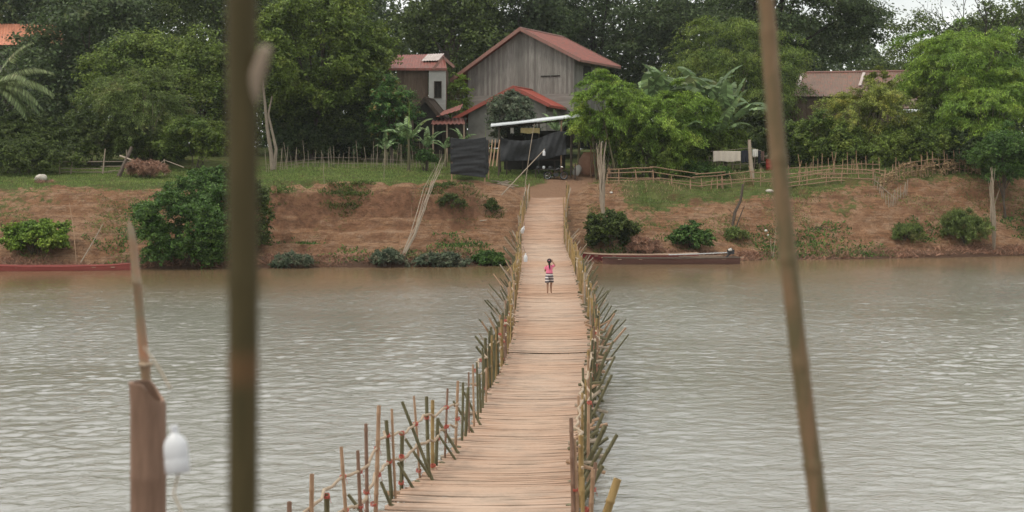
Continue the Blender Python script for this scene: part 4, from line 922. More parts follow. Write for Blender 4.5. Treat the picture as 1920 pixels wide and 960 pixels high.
pole_fence('rail_fence', 'long low bamboo rail fence continuing right of the leaning pole', [(1470, 103), (1560, 103), (1660, 103.4)], 1.1, (.2, .5, .8, 1.1), hv=(.9, 1.3), mat='b_tan', rr=.034, pr=.036)
pole_fence('stick_fence', 'short stick fence dipping down the gully at right', [(1640, 103), (1665, 101.2), (1700, 102.6)], .35, (.3,), hv=(.8, 1.2), mat='b_grey', rr=.02, pr=.025)
pole_fence('rail_fence', 'rail fence beside the bush at the right edge', [(1865, 108), (1925, 108)], 1.2, (.6, 1.2), hv=(1.3, 1.7), mat='b_grey', rr=.03, pr=.03)
# dry foliage heaped on the fence
def heap(name, label, cat, px, d, y0, y1, wpx, mat, nl, L, Wd, dep=.6, group=None):
    o = bush(name, label, cat, px, d, y0, y1, wpx, mat, nl=nl, L=L, Wd=Wd, dep=dep, low=-.6, group=group); return o
n_ = 2600; px_ = 1650 + 190 * rng.uniform(0, 1, n_); dd_ = np.interp(px_, [1655, 1720, 1840], [102.5, 105, 107]) - .1 + rng.normal(size=n_) * .12
X_ = (px_ - 960) * dd_ / F; zb_ = terrain(X_, dd_); hh_ = 1.05 + .45 * fbm(px_ / 9, px_ * 0, 3, 4) + .25 * fbm(px_ / 40, px_ * 0, 2, 6); tt = rng.uniform(0, 1, n_) ** .55
c_ = np.stack([X_, dd_, zb_ + hh_ * tt], -1); k_ = fbm(px_ / 7, tt * 4, 3, 3) > -.02 - .15 * (tt > .8); c_ = c_[k_]
al_ = unit(rng.normal(size=(len(c_), 3)) * np.array([1, .5, .6]) + np.array([0, 0, .4]))
me = leaf_mesh('dry_foliage', c_, rng.normal(size=(len(c_), 3)), .24 * rng.uniform(.5, 1.5, len(c_)), .07, M['dry_leaf'], along=al_)
o = bpy.data.objects.new('dry_foliage', me); COL.objects.link(o); tag(o, 'dry straw coloured brush woven along the right half of the picket fence', 'dry leaves')
heap('brush_heap', 'heap of reddish brown dry twigs under the olive tree', 'brush heap', 272, 102.5, 300, 332, 80, 'dry_brush', 7000, .3, .02, 1.2)
heap('brush_heap', 'small tangle of dry roots near the pale boulder', 'brush heap', 82, 97, 338, 364, 52, 'dry_brush', 3500, .25, .02, .7)
heap('brush_heap', 'pale dry twigs lying on the shore below the leaning pole', 'brush heap', 1535, 98.3, 452, 484, 90, 'dry_leaf', 900, .5, .02, .8)
# bundles of sticks standing upright
def bundle(label, pts, n, r, mat, spread, group='upright stick bundles'):
    a, b = settle(Vector(pts[0]), Vector(pts[1])); o = empty('stick_bundle', a, label, 'stick bundle', group)
    for k in range(n):
        p = a + Vector((random.gauss(0, spread * .4), random.gauss(0, spread * .4), -.2)); q = a.lerp(b, random.uniform(.7, 1.03)) + Vector((random.gauss(0, spread), random.gauss(0, spread * .5), 0))
        W_ = lambda: Vector((random.gauss(0, .07), random.gauss(0, .05), 0)); MB().tube([p, p.lerp(q, .25) + W_() + Vector((.18 if (b - a).x > 1 else 0, 0, 0)), p.lerp(q, .5) + W_() + Vector((.12 if (b - a).x > 1 else 0, 0, 0)), p.lerp(q, .75) + W_(), q + W_() * 2], [r * random.uniform(.8, 1.3), r, r * .9, r * .7, r * .3], 6).build('stick', M[mat], o, smooth=True)
    return o
bundle('tall pale stick bundle standing at the bank edge right of the bridge', (P(1131, 400, 98), P(1124, 262, 98.5)), 22, .035, 'b_grey', .14)
bundle('stick bundle standing alone on the slope near the right edge', (P(1864, 468, 104), P(1859, 312, 104)), 16, .03, 'b_grey', .10)
bundle('leaning bundle of pale branches reaching from cliff foot to the net enclosure', (P(752, 480, 88.4), P(832, 285, 95.4)), 8, .026, 'b_grey', .2)
# single poles
G5 = 'loose poles and sticks on the far bank'
stick('pole', 'thin upright pole at the bridge end in front of the shelter', P(984, 352, 99), P(1002, 232, 99.5), .03, 'b_grey', group=G5)
stick('pole', 'bamboo pole slanting up across the dark tarp, carrying a bottle', P(940, 366, 97), P(1022, 279, 98.5), .04, 'b_grey', group=G5, bend=0)
stick('pole', 'thin upright stick behind the red boat', P(143, 494, 84.6), P(130, 380, 86), .03, 'b_tan', group=G5)
stick('pole', 'pale crooked stick leaning away from the red boat', P(150, 494, 84.6), P(193, 420, 86.5), .035, 'b_grey', group=G5)
stick('pole', 'long thin branch leaning above the feathery tree fence', P(1146, 335, 101), P(1215, 304, 102.5), .03, 'b_grey', group=G5)
stick('pole', 'white upright stick just right of the tall stick bundle', P(1148, 330, 102), P(1147, 268, 102), .035, 'branch', group=G5)
stick('pole', 'leaning stick right of the white upright stick', P(1165, 332, 102), P(1158, 282, 102), .03, 'b_grey', group=G5)
stick('pole', 'left one of two thin sticks at the waterline by the leaning pole', P(1448, 482, 95.4), P(1444, 445, 95.4), .02, 'b_grey', group=G5)
stick('pole', 'right one of two thin sticks at the waterline by the leaning pole', P(1450, 482, 95.6), P(1455, 425, 95.6), .02, 'b_grey', group=G5)
stick('fallen_trunk', 'brown trunk leaning over the brush heap', P(222, 332, 102), P(247, 276, 103.5), .16, 'bark', 'trunk', r2=.12)
stick('pole', 'pale beam lying across the brush heap', P(225, 292, 103), P(262, 306, 102), .07, 'b_grey', group=G5)
stick('pole', 'bare stick propped to the left of the small forked post', P(268, 332, 100.5), P(308, 300, 101), .035, 'b_grey', group=G5)
stick('pole', 'bare stick propped to the right of the small forked post', P(345, 314, 101), P(308, 300, 101), .035, 'b_grey', group=G5)
stick('post', 'small crooked post between brush heap and upper bank bush', P(309, 328, 101), P(308, 298, 101), .05, 'branch', 'post')
stick('pole', 'thin reed standing in the grass left of the banana plants', P(608, 345, 96), P(605, 288, 96), .018, 'b_grey', group=G5)
stick('pole', 'right hand reed of the pair standing in the grass', P(720, 342, 97), P(722, 270, 97), .02, 'b_grey', group=G5)
stick('pole', 'thin stake on the shore below the leaning stick bundle', P(752, 486, 88.5), P(749, 438, 88.5), .02, 'b_tan', group=G5)
stick('pole', 'short stake in the middle of the cliff face', P(773, 420, 94), P(771, 384, 94), .02, 'b_tan', group=G5)
stick('driftwood', 'plank lying on the sloping bank near the bridge', P(900, 414, 94.2), P(922, 412, 94.4), .05, 'b_grey', 'driftwood')
# dead forked branch
o = empty('dead_branch', P(1374, 425, 97), 'dark dead forked branch standing on the bank right of the bridge', 'branch')
_q = hit(1374, 424, 97); MB().tube([P(1373, 426, _q), P(1378, 398, _q), P(1388, 378, _q), P(1391, 362, _q), P(1393, 345, _q)], [.1, .11, .09, .09, .07], 7).build('limb', M['bark'], o, smooth=True)
MB().tube([P(1380, 426, _q), P(1390, 400, _q), P(1396, 386, _q)], [.05, .04, .02], 6).build('limb', M['bark'], o, smooth=True)
MB().tube([P(1378, 404, _q), P(1366, 392, _q)], [.02, .015], 5).build('twig', M['bark'], o, smooth=True)
# boulders and litter
def rock(label, px, py, d, r, sq=.7, name='boulder', cat='boulder', mat='rock'):
    c = P(px, py, hit(px, py, d)); c.z = TZ(c.x, c.y) + r * sq * .6; mb = MB(); n = 14; vs_ = []
    def fn(u, v):
        th = u * 2 * math.pi; ph = (v - .5) * math.pi; q = Vector((math.cos(th)*math.cos(ph), math.sin(th)*math.cos(ph), math.sin(ph)))
        k = 1 + .22 * float(fbm(q.x * 1.6 + px, q.y * 1.6 + q.z * 2, 3, 3)); return c + Vector((q.x * r, q.y * r, q.z * r * sq)) * k
    mb.grid(fn, 18, 12); o = mb.build(name, M[mat], smooth=True); return tag(o, label, cat)
rock('pale rounded boulder on the grass at the left end of the bank', 77, 339, 99, .42)
rock('pale stone lying on the slope just left of the leaning pole', 1443, 359, 100, .28, .5)
rock('small white litter piece on the wet bank by the thin sticks', 1436, 434, 97, .11, .8, 'litter', 'litter', 'white_cloth')
rock('tiny white litter piece lower than its neighbour near the thin sticks', 1440, 441, 96.6, .07, .8, 'litter', 'litter', 'white_cloth')
rock('white rubbish beside the tall stick bundle on the slope', 1146, 361, 99, .12, .6, 'litter', 'litter', 'white_cloth')

# ------------------------------------------------------------------ boats
def boat(label, c, L, wd, h, rot, mat, rise=.25, stern=.55, planks=6, motor=False, group='long wooden boats at the far shore'):
    o = empty('longboat', (0, 0, 0), label, 'boat', group)
    mb = MB(); n = 24; ring = []
    def sec(t, inner=0):
        x = (t - .5) * L; k = math.sin(math.pi * min(1, .02 + t * .98)) ** .45 if t > .5 else max(stern, math.sin(math.pi * min(.5, t * .9 + .08)) ** .45)
        k = max(k, .06); w_ = wd / 2 * k - inner; zt = h + rise * abs(2*t - 1) ** 3; zb = (rise * .75 * abs(2*t - 1) ** 4) + inner
        return [(x, -w_, zt), (x, -w_ * .96, zt - .05), (x, -w_ * .72, zb + .06), (x, -w_ * .3, zb), (x, w_ * .3, zb), (x, w_ * .72, zb + .06), (x, w_ * .96, zt - .05), (x, w_, zt)]
    for inn in (0, .035):
        vs_ = []; fs_ = []
        for i in range(n + 1): vs_ += sec(i / n, inn)
        for i in range(n):
            for j in range(7): q = (i*8+j, (i+1)*8+j, (i+1)*8+j+1, i*8+j+1); fs_.append(q if inn == 0 else q[::-1])
        fs_.append(tuple(range(8)) if inn == 0 else tuple(range(8))[::-1]); fs_.append(tuple(n*8 + j for j in range(8))[::-1])
        mb.add(vs_, fs_)
    hull = mb.build('hull', M[mat], o)
    g = MB()
    for sg in (-1, 1): g.tube([(sec(i / n)[0 if sg < 0 else 7][0], sec(i / n)[0 if sg < 0 else 7][1], sec(i / n)[0][2] + .01) for i in range(n + 1)], .035, 6)
    g.build('gunwale', M['bark' if mat == 'boat_brown' else 'plank_pale' if mat != 'boat_red' else 'boat_red'], o, smooth=True)
    for k in range(planks):
        x = (-.38 + .76 * k / max(1, planks - 1)) * L; MB().box((x, 0, h - .06), (.22, wd * .85, .03)).build('thwart', M['plank_pale'], o)
    if motor:
        e = MB(); e.box((-L*.44, 0, h + .38), (.42, .3, .28)); e.tube([(-L*.44, 0, h + .5), (-L*.44, 0, h + .62)], [.12, .1], 10); e.tube([(-L*.44, .1, h + .3), (-L*.40, .1, h + .02)], .05, 6)
        mo = e.build('motor', M['black_metal'], o); MB().tube([(-L*.42, .18, h+.5), (-L*.44, .26, h + .55)], [.07, .08], 10).build('tank', M['white_cloth'], mo)
        MB().tube([(-L*.44, 0, h + .33), (-L*.2, 0, h + .25), (L*.02, .1, h + .2)], .035, 6).build('propeller_shaft', M['chrome'], mo)
    o.location = c; o.rotation_euler = (0, 0, rot)
    for ch in list(o.children_recursive): pass
    return o
boat('faded red longboat lying against the left shore', (XX(105, 83.2), 83.4, -.16), 8.6, 1.0, .42, math.radians(5), 'boat_red', rise=.12, planks=7)
boat('maroon hulled longboat behind the brown one, nearest the bridge', (XX(1200, 90.6), 90.6, -.1), 7.4, 1.0, .62, math.radians(181), 'boat_maroon', rise=.1)
boat('dark brown longboat with an engine and loose planks, right of the bridge', (XX(1258, 89.4), 89.4, -.12), 8.6, 1.0, .5, math.radians(182), 'boat_brown', rise=.04, stern=.9, motor=True)
G6 = 'planks laid across the brown boats'
for k, (x0, x1, dd, zz, lab) in enumerate([(1180, 1355, 90.3, .42, 'longest loose plank laid lengthwise on the brown boat'), (1128, 1300, 90.0, .36, 'loose plank at the bow end of the brown boat'), (1210, 1345, 89.5, .33, 'wide plank along the near side of the brown boat'), (1300, 1396, 89.9, .36, 'plank poking out past the stern of the brown boat')]):
    MB().beam((XX(x0, dd), dd, zz), (XX(x1, dd), dd + .1, zz + .03), .2, .035).build('plank', M['plank_pale'])
    o = bpy.data.objects['plank' if k == 0 else 'plank.%03d' % k]; tag(o, lab, 'plank', G6)

# ------------------------------------------------------------------ houses
def poly(mb, pts, th, nrm=None):
    pts = [Vector(p) for p in pts]; n_ = (pts[1] - pts[0]).cross(pts[2] - pts[0]).normalized(); k = len(pts)
    mb.add(pts + [p - n_ * th for p in pts], [tuple(range(k)), tuple(range(k, 2*k))[::-1]] + [(i, k + i, k + (i+1) % k, (i+1) % k) for i in range(k)]); return mb
def corrugated(mb, a, b, c, d, pitch=.22, amp=.025, th=.03):
    """sheet with corners a-b (ridge) and d-c (eave); ribs run ridge to eave"""
    a, b, c, d = map(Vector, (a, b, c, d)); nrm = (b - a).cross(d - a).normalized(); nrm = nrm if nrm.z > 0 else -nrm
    n_ = max(4, int((b - a).length / pitch * 4)); vs_ = []; fs_ = []
    for lay in (0, 1):
        for i in range(n_ + 1):
            t = i / n_; off = nrm * (amp * math.sin(i * math.pi / 2) - lay * th); vs_ += [a.lerp(b, t) + off, d.lerp(c, t) + off]
    for i in range(n_):
        fs_.append((2*i, 2*i+1, 2*i+3, 2*i+2)); q = 2*(n_+1); fs_.append((q+2*i, q+2*i+2, q+2*i+3, q+2*i+1)); fs_.append((2*i+1, q+2*i+1, q+2*i+3, 2*i+3)); fs_.append((2*i, 2*i+2, q+2*i+2, q+2*i))
    mb.add(vs_, fs_); return mb
def gable_house(name, label, apex, theta, wl, wr, Lr, pitch, wall_h, ov=(.9, .7, .8), wallm='planks', roofm='roof_red', bargem='roof_edge', zb=None, extra=None, front_low=None, tilt_r=None):
    """apex = front ridge point of the roof (world). local x right, y back; built in local space"""
    o = empty(name, (0, 0, 0), label, 'house', 'village houses on the bank')
    tl = math.tan(math.radians(pitch)); tr = math.tan(math.radians(tilt_r or pitch)); ovf = ov[0]
    # local origin at the foot of the apex, on the front wall plane
    H = 0
    wallL, wallR = -wl + ov[1], wr - ov[2]
    zl = -(-wallL) * tl; zr = -wallR * tr
    mb = MB(); D = Lr - 2 * ovf; t_ = .12; zf = -wall_h
    poly(mb, [(wallL, 0, zf), (wallR, 0, zf), (wallR, 0, zr - .08), (0, 0, -.08), (wallL, 0, zl - .08)], -t_).build('front_wall', M[wallm], o)
    poly(MB(), [(wallL, D, zf), (wallR, D, zf), (wallR, D, zr - .08), (0, D, -.08), (wallL, D, zl - .08)], t_).build('back_wall', M[wallm], o)
    MB().box((wallL + .06, D/2, (zf + zl - .12) / 2), (.12, D - .25, zl - .12 - zf)).build('side_wall', M[wallm], o)
    MB().box((wallR - .06, D/2, (zf + zr - .12) / 2), (.12, D - .25, zr - .12 - zf)).build('side_wall', M[wallm], o)
    rf = corrugated(MB(), (0, -ovf, .05), (0, D + ovf, .05), (wr, D + ovf, .05 - wr * tr), (wr, -ovf, .05 - wr * tr)); corrugated(rf, (0, -ovf, .05), (0, D + ovf, .05), (-wl, D + ovf, .05 - wl * tl), (-wl, -ovf, .05 - wl * tl))
    r = rf.build('roof', M[roofm], o, smooth=False)
    b_ = MB()
    for yy in (-ovf - .03, D + ovf + .03):
        b_.beam((0, yy, .0), (wr, yy, -wr * tr), .05, .3); b_.beam((0, yy, .0), (-wl, yy, -wl * tl), .05, .3)
    b_.beam((wr + .03, -ovf, -wr * tr - .05), (wr + .03, D + ovf, -wr * tr - .05), .05, .2); b_.beam((-wl - .03, -ovf, -wl * tl - .05), (-wl - .03, D + ovf, -wl * tl - .05), .05, .2)
    b_.build('bargeboard', M[bargem], r)
    MB().tube([(0, -ovf, .09), (0, D + ovf, .09)], .09, 6).build('ridge_cap', M[bargem], r)
    if extra: extra(o, wallL, wallR, zl, zr, zf, D, r)
    o.rotation_euler = (0, 0, -math.radians(theta)); 
    loc = Vector(apex) - Matrix.Rotation(-math.radians(theta), 3, 'Z') @ Vector((0, -ovf, .05)); o.location = loc
    return o
def mainx(o, wl, wr, zl, zr, zf, D, r):
    MB().box((0.5 * (wl + wr), -.10, zf + .95), (wr - wl + .02, .05, 1.9)).build('boarding', M['siding'], o)
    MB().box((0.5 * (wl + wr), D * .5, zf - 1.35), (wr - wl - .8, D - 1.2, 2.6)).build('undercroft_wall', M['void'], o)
    for x in (2.15, 3.1):
        w_ = MB(); w_.box((x, -.07, -4.95), (.85, .06, 1.5)).build('shutter', M['planks'], o)
        MB().box((x, -.13, -4.15), (.88, .1, .09)).build('lintel', M['void'], o)
    for i in range(7): MB().beam((wl + (wr - wl) * i / 6, D * .5, zf - 2.6), (wl + (wr - wl) * i / 6, D * .5, zf), .25, .25).build('stilt', M['dark_wood'], o)
    for sg in (wl + .1, wr - .1):
        for i in range(4): MB().beam((sg, D * i / 3 + (.3 if i == 0 else -.3 if i == 3 else 0), zf - 2.6), (sg, D * i / 3 + (.3 if i == 0 else -.3 if i == 3 else 0), zf), .25, .25).build('stilt', M['dark_wood'], o)
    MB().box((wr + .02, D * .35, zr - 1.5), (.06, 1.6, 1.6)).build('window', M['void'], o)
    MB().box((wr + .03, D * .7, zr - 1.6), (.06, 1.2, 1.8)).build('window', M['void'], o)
gable_house('wooden_house', 'big barn like house of grey vertical boards under a red gable roof', P(975, 53, 124), 26, 6.9, 5.75, 9.2, 32, 7.6, ov=(.8, 1.4, .9), extra=mainx, tilt_r=27)
def lowx(o, wl, wr, zl, zr, zf, D, r):
    MB().box((-1.2, -.06, zf + 1.0), (.9, .08, 1.9)).build('door', M['dark_wood'], o)
gable_house('low_house', 'low concrete house with a bright red gable in front of the big wooden one', P(962, 163, 119), 18, 5.4, 3.2, 7, 26, 4.6, ov=(.7, 1.2, .5), wallm='concrete', roofm='roof_red2', bargem='roof_red2', extra=lowx)
# the small house at left: ridge runs left to right, white gable annex
def P2(px, py, d): return P(px, py, d)
d = 122; o = empty('small_house', P(790, 300, d), 'two storey house with brown and white walls and a pale roof patch', 'house', 'village houses on the bank')
A = P(742, 103, d + 3.2); B = P(832, 101, d + 3.2); C = P(838, 128, d - .6); Dd = P(726, 128, d - .6)
r = corrugated(MB(), A, B, C, Dd).build('roof', M['roof_red'], o)
corrugated(MB(), A, B, P(836, 128, d + 7), P(742, 128, d + 7)).build('roof', M['roof_red'], o)
corrugated(MB(), P(802, 101.5, d + 3.0), P(833, 100, d + 3.0), P(822, 113, d + .9), P(790, 114, d + .9)).build('roof_patch', M['pale_sheet'], r)
MB().beam(P(726, 130, d - .65), P(838, 130, d - .65), .06, .2).build('bargeboard', M['roof_red'], r)
# little gable at its right end facing the camera
e1 = P(838, 102, d + 1.5); poly(MB(), [P(833, 106, d + .6), P(851, 124, d + .6), P(849, 128, d + 4), P(831, 108, d + 4)], .08).build('roof', M['roof_red'], o)
MB().beam(P(812, 130, d - .75), P(831, 107, d - .75), .06, .22).build('bargeboard', M['roof_edge'], r); MB().beam(P(831, 107, d - .75), P(852, 126, d - .75), .06, .22).build('bargeboard', M['roof_edge'], r)
poly(MB(), [P(745, 131, d), P(803, 131, d), P(803, 290, d), P(745, 290, d)], .15).build('front_wall', M['planks_brown'], o)
W = MB(); s = F / (d - .6)
def wall_with_hole(x0, x1, y0, y1, hx0, hx1, hy0, hy1, dd):
    mb = MB()
    for (a, b_, c_, e_) in ((x0, hx0, y0, y1), (hx1, x1, y0, y1), (hx0, hx1, y0, hy0), (hx0, hx1, hy1, y1)):
        p = P(a, c_, dd); q = P(b_, e_, dd); mb.box(((p.x + q.x)/2, dd + .06, (p.z + q.z)/2), (abs(q.x - p.x), .12, abs(p.z - q.z)))
    return mb
wall_with_hole(804, 836, 129, 187, 815, 827, 153, 183, d - .5).build('annex_wall', M['wall_white'], o)
p = P(804, 187, d - .5); q = P(836, 230, d - .5); MB().box(((p.x+q.x)/2, d - .46, (p.z+q.z)/2), (q.x - p.x, .14, p.z - q.z)).build('annex_wall', M['siding_white'], o)
p = P(836, 129, d); MB().box((p.x - .02, d + 1.9, (p.z + P(0, 230, d).z) / 2), (.12, 4.4, p.z - P(0, 230, d).z)).build('side_wall', M['planks_brown'], o)
wn = MB(); p = P(821, 168, d - .4); wn.box((p.x, d - .38, p.z), (.53, .04, 1.35)).build('window', M['void'], o)
fm = MB()
for (a, b_, c_, e_) in ((814, 828, 152, 153.5), (814, 828, 182.5, 184), (814, 815.5, 152, 184), (826.5, 828, 152, 184), (820.6, 821.4, 153, 183)):
    p = P(a, c_, d - .55); q = P(b_, e_, d - .55); fm.box(((p.x+q.x)/2, d - .56, (p.z+q.z)/2), (q.x-p.x, .08, p.z-q.z))
fm.build('window_frame', M['dark_wood'], o)
# lean-to roofs between the houses
o = empty('porch', P(840, 300, 117), 'dark maroon tiled porch roofs between the small and low houses', 'porch')
r = corrugated(MB(), P(868, 195, 119), P(834, 207, 119), P(818, 219, 116.5), P(862, 206, 116.5), pitch=.3).build('roof', M['roof_red'], o)
r = corrugated(MB(), P(812, 222, 118), P(868, 221, 118), P(872, 232, 115.5), P(808, 233, 115.5), pitch=.3, amp=.05).build('roof', M['roof_maroon'], o)
for px in (812, 838, 870): p = P(px, 232, 115.8); MB().beam((p.x, p.y, TZ(p.x, p.y) - .2), (p.x, p.y, p.z), .12, .12).build('post', M['plank_pale'], o)
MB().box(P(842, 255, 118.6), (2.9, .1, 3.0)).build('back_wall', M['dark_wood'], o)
gable_house('gable_shed', 'narrow dark gable shed half hidden left of the white annex wall', P(797, 184, 117), 10, 1.3, 1.3, 3, 50, 3.6, ov=(.3, .3, .3), wallm='void', roofm='dark_wood', bargem='dark_wood')
# rusty roofed house at right
d = 128; o = empty('rusty_house', P(1600, 300, d), 'old house under a long rusty grey tin roof behind the golden tree', 'house', 'village houses on the bank')
r = corrugated(MB(), P(1500, 137, d + 3), P(1712, 134, d + 4), P(1730, 182, d - 2), P(1483, 180, d - 2)).build('roof', M['roof_rust'], o)
corrugated(MB(), P(1500, 137, d + 3), P(1712, 134, d + 4), P(1712, 165, d + 10), P(1500, 165, d + 10)).build('roof', M['roof_rust'], o)
MB().tube([P(1500, 136, d + 3), P(1712, 133, d + 4)], .1, 6).build('ridge_cap', M['roof_edge'], r)
MB().beam(P(1504, 138, d + 2.6), P(1496, 164, d - .2), .25, .05).build('patch_sheet', M['pale_sheet'], r); MB().beam(P(1620, 136, d + 3), P(1612, 160, d), .25, .05).build('patch_sheet', M['pale_sheet'], r)
a = P(1495, 181, d - 1.5); b_ = P(1722, 300, d - 1.5); MB().box(((a.x + b_.x)/2, d + 2, (a.z + b_.z)/2), (b_.x - a.x, 7, a.z - b_.z)).build('wall', M['planks_brown'], o)
o = empty('lean_to', P(1700, 300, 119), 'small lean to with a white zinc sheet roof under the rusty house', 'shed')
corrugated(MB(), P(1680, 205, 121), P(1725, 205, 121), P(1722, 226, 118.5), P(1684, 232, 118.5)).build('roof', M['metal_sheet'], o)
corrugated(MB(), P(1672, 184, 124), P(1722, 184, 124), P(1722, 202, 121.5), P(1676, 204, 121.5)).build('roof', M['roof_rust'], o)
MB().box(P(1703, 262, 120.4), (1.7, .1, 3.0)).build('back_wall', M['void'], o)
for px in (1688, 1720): p = P(px, 230, 119); MB().beam((p.x, p.y, TZ(p.x, p.y) - .2), (p.x, p.y, p.z), .1, .1).build('post', M['dark_wood'], o)
o = empty('wooden_hut', P(1716, 300, 113), 'small wooden privy with a pale post and reddish door', 'hut')
a = P(1704, 240, 113); zt = a.z; zg = TZ(a.x, 113) - .2
MB().box((XX(1718, 113), 113.5, (zt + zg)/2), (1.05, 1.0, zt - zg)).build('wall', M['planks_brown'], o)
MB().box((XX(1718, 113), 113.4, zt + .06), (1.4, 1.5, .07)).build('roof', M['metal_sheet'], o)
MB().box((XX(1703, 112.8), 112.8, (zt + zg)/2), (.22, .2, zt - zg - .02)).build('post', M['bark_pale'], o)
MB().box((XX(1721, 112.9), 112.93, (zt + zg)/2), (.62, .06, zt - zg - .2)).build('door', M['pink_clay'] if False else M['planks_brown'], o)
d = 158; o = empty('tiled_house', P(55, 300, d), 'house with an orange tile roof showing through trees at far left', 'house', 'village houses on the bank')
corrugated(MB(), P(-30, 44, d + 3), P(112, 46, d + 3), P(122, 84, d - 2), P(-40, 84, d - 2), pitch=.3).build('roof', M['roof_orange'], o)
a = P(-30, 84, d); b_ = P(112, 300, d); MB().box(((a.x+b_.x)/2, d + 2.2, (a.z+b_.z)/2), (b_.x-a.x, 4, a.z-b_.z)).build('wall', M['concrete'], o)

# ------------------------------------------------------------------ shelter, nets, yard things
o = empty('tin_roof_shelter', P(1005, 315, 108), 'open shelter with a thin white tin roof sloping down to the left', 'shelter')
r = corrugated(MB(), P(1092, 217, 106.6), P(1085, 214, 110.5), P(921, 231, 110.5), P(920, 236, 106.2), pitch=.2, amp=.012, th=.03).build('roof', M['metal_sheet'], o)
MB().beam(P(920, 236.5, 106.1), P(1092, 218, 106.5), .04, .09).build('fascia', M['metal_sheet'], r)
corrugated(MB(), P(1058, 226, 109), P(1080, 223, 112), P(1118, 238, 112), P(1110, 241, 108.4), pitch=.2, amp=.012).build('roof', M['metal_sheet'], o)
for px, d_, yt in ((935, 106.6, 236), (1052, 106.8, 224), (1070, 107, 224), (938, 110, 232), (1072, 110, 222), (1108, 108.6, 241), (1010, 110, 228)):
    p = P(px, yt + 2, d_); MB().tube([(p.x, p.y, TZ(p.x, p.y) - .2), (p.x + .03, p.y, p.z)], .06, 7).build('post', M['b_tan' if px in (1052, 1108) else 'bark'], o, smooth=True)
for yy in (107, 109.8): MB().tube([P(930, 240, yy), P(1090, 222, yy)], .05, 6).build('rafter', M['dark_wood'], o)
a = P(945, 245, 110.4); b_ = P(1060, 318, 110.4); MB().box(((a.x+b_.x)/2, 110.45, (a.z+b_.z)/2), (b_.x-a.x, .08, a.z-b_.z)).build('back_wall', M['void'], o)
MB().box(P(1000, 300, 108.5), (4.2, 1.6, .08)).build('platform', M['dark_wood'], o)
for px in (950, 980, 1010, 1040):
    p = P(px, 300, 107.8); MB().box((p.x, p.y, (p.z + TZ(p.x, p.y)) / 2 - .05), (.1, .1, p.z - TZ(p.x, p.y))).build('platform_leg', M['dark_wood'], o)
# draped net across the front
def drape(u, v):
    px = 938 + u * (1062 - 938); top = 255 + (262 - 255) * math.sin(u * 3) + 8 * math.sin(math.pi * min(1, u / .7)) - 20 * sstep(.55, 1, u) * 1.0
    bot = 303 - 2 * math.sin(u * 3.1) - 12 * sstep(.55, 1.0, u)
    top = 258 + 9 * math.sin(math.pi * min(1, u / .75)) * (1 - u) - 12 * float(sstep(.5, .95, u))
    py = top + (bot - top) * v; sag = math.sin((u * 5.0 + v * 2.4) * 2.2) * .10 + math.sin(u * 23 + 3 * v) * .04 + math.sin((v * 5 - u * 7)) * .08 + .03 * math.sin(u * 60 + v * 8)
    return P(px, py, 106.2 + sag)
o = MB().grid(drape, 60, 26).build('shade_net', M['tarp'], smooth=True); thick(o, .02); tag(o, 'black shade net sagging across the front of the tin roofed shelter', 'net')
# net enclosure
a = P(845, 258, 101); gz0 = TZ(a.x, 101)
o = empty('net_enclosure', (XX(878, 101), 101, gz0), 'square enclosure wrapped in black shade net, beside the shelter', 'enclosure')
def face(p0, p1, ztop0, ztop1, zb0, zb1, nrm, ph):
    def fn(u, v):
        q = Vector(p0).lerp(Vector(p1), u); zt_ = ztop0 + (ztop1 - ztop0) * u - .12 * math.sin(math.pi * u); zb_ = zb0 + (zb1 - zb0) * u
        w_ = .028 * math.sin(v * 34 + 4 * math.sin(u * 3 + ph) + 2.5 * u) + .03 * math.sin(v * 15 + u * 5 + ph) + .012 * math.sin(v * 61 + u * 9)
        return Vector((q.x, q.y, zt_ + (zb_ - zt_) * v)) + Vector(nrm) * w_ * (.35 + v * .8)
    return fn
c0 = P(847, 258, 100); c1 = P(909, 257, 100.3); c2 = P(916, 262, 103.2); c3 = P(852, 262, 103.4)
b0 = P(842, 326, 100); b1 = P(913, 333, 100.3); b2 = P(918, 318, 103.2)
mb = MB(); mb.grid(face((b0.x*.5+c0.x*.5, 100, 0), (b1.x*.5+c1.x*.5, 100.3, 0), c0.z, c1.z, b0.z, b1.z, (0, -1, 0), 0), 30, 50); mb.grid(face((c1.x, 100.3, 0), (c2.x, 103.2, 0), c1.z, c2.z, b1.z, b2.z, (1, 0, 0), 2), 24, 40)
mb.grid(face((c2.x, 103.2, 0), (c3.x, 103.4, 0), c2.z, c3.z, b2.z, b2.z, (0, 1, 0), 4), 20, 30); mb.grid(face((c3.x, 103.4, 0), (c0.x, 100, 0), c3.z, c0.z, b2.z, b0.z, (-1, 0, 0), 5), 20, 30)
thick(mb.build('net', M['tarp'], o, smooth=True), .015)
for c_ in (c0, c1, c2, c3): MB().tube([(c_.x, c_.y + .08, TZ(c_.x, c_.y) - .3), (c_.x, c_.y + .08, c_.z)], .05, 6).build('post', M['b_tan'], o, smooth=True)
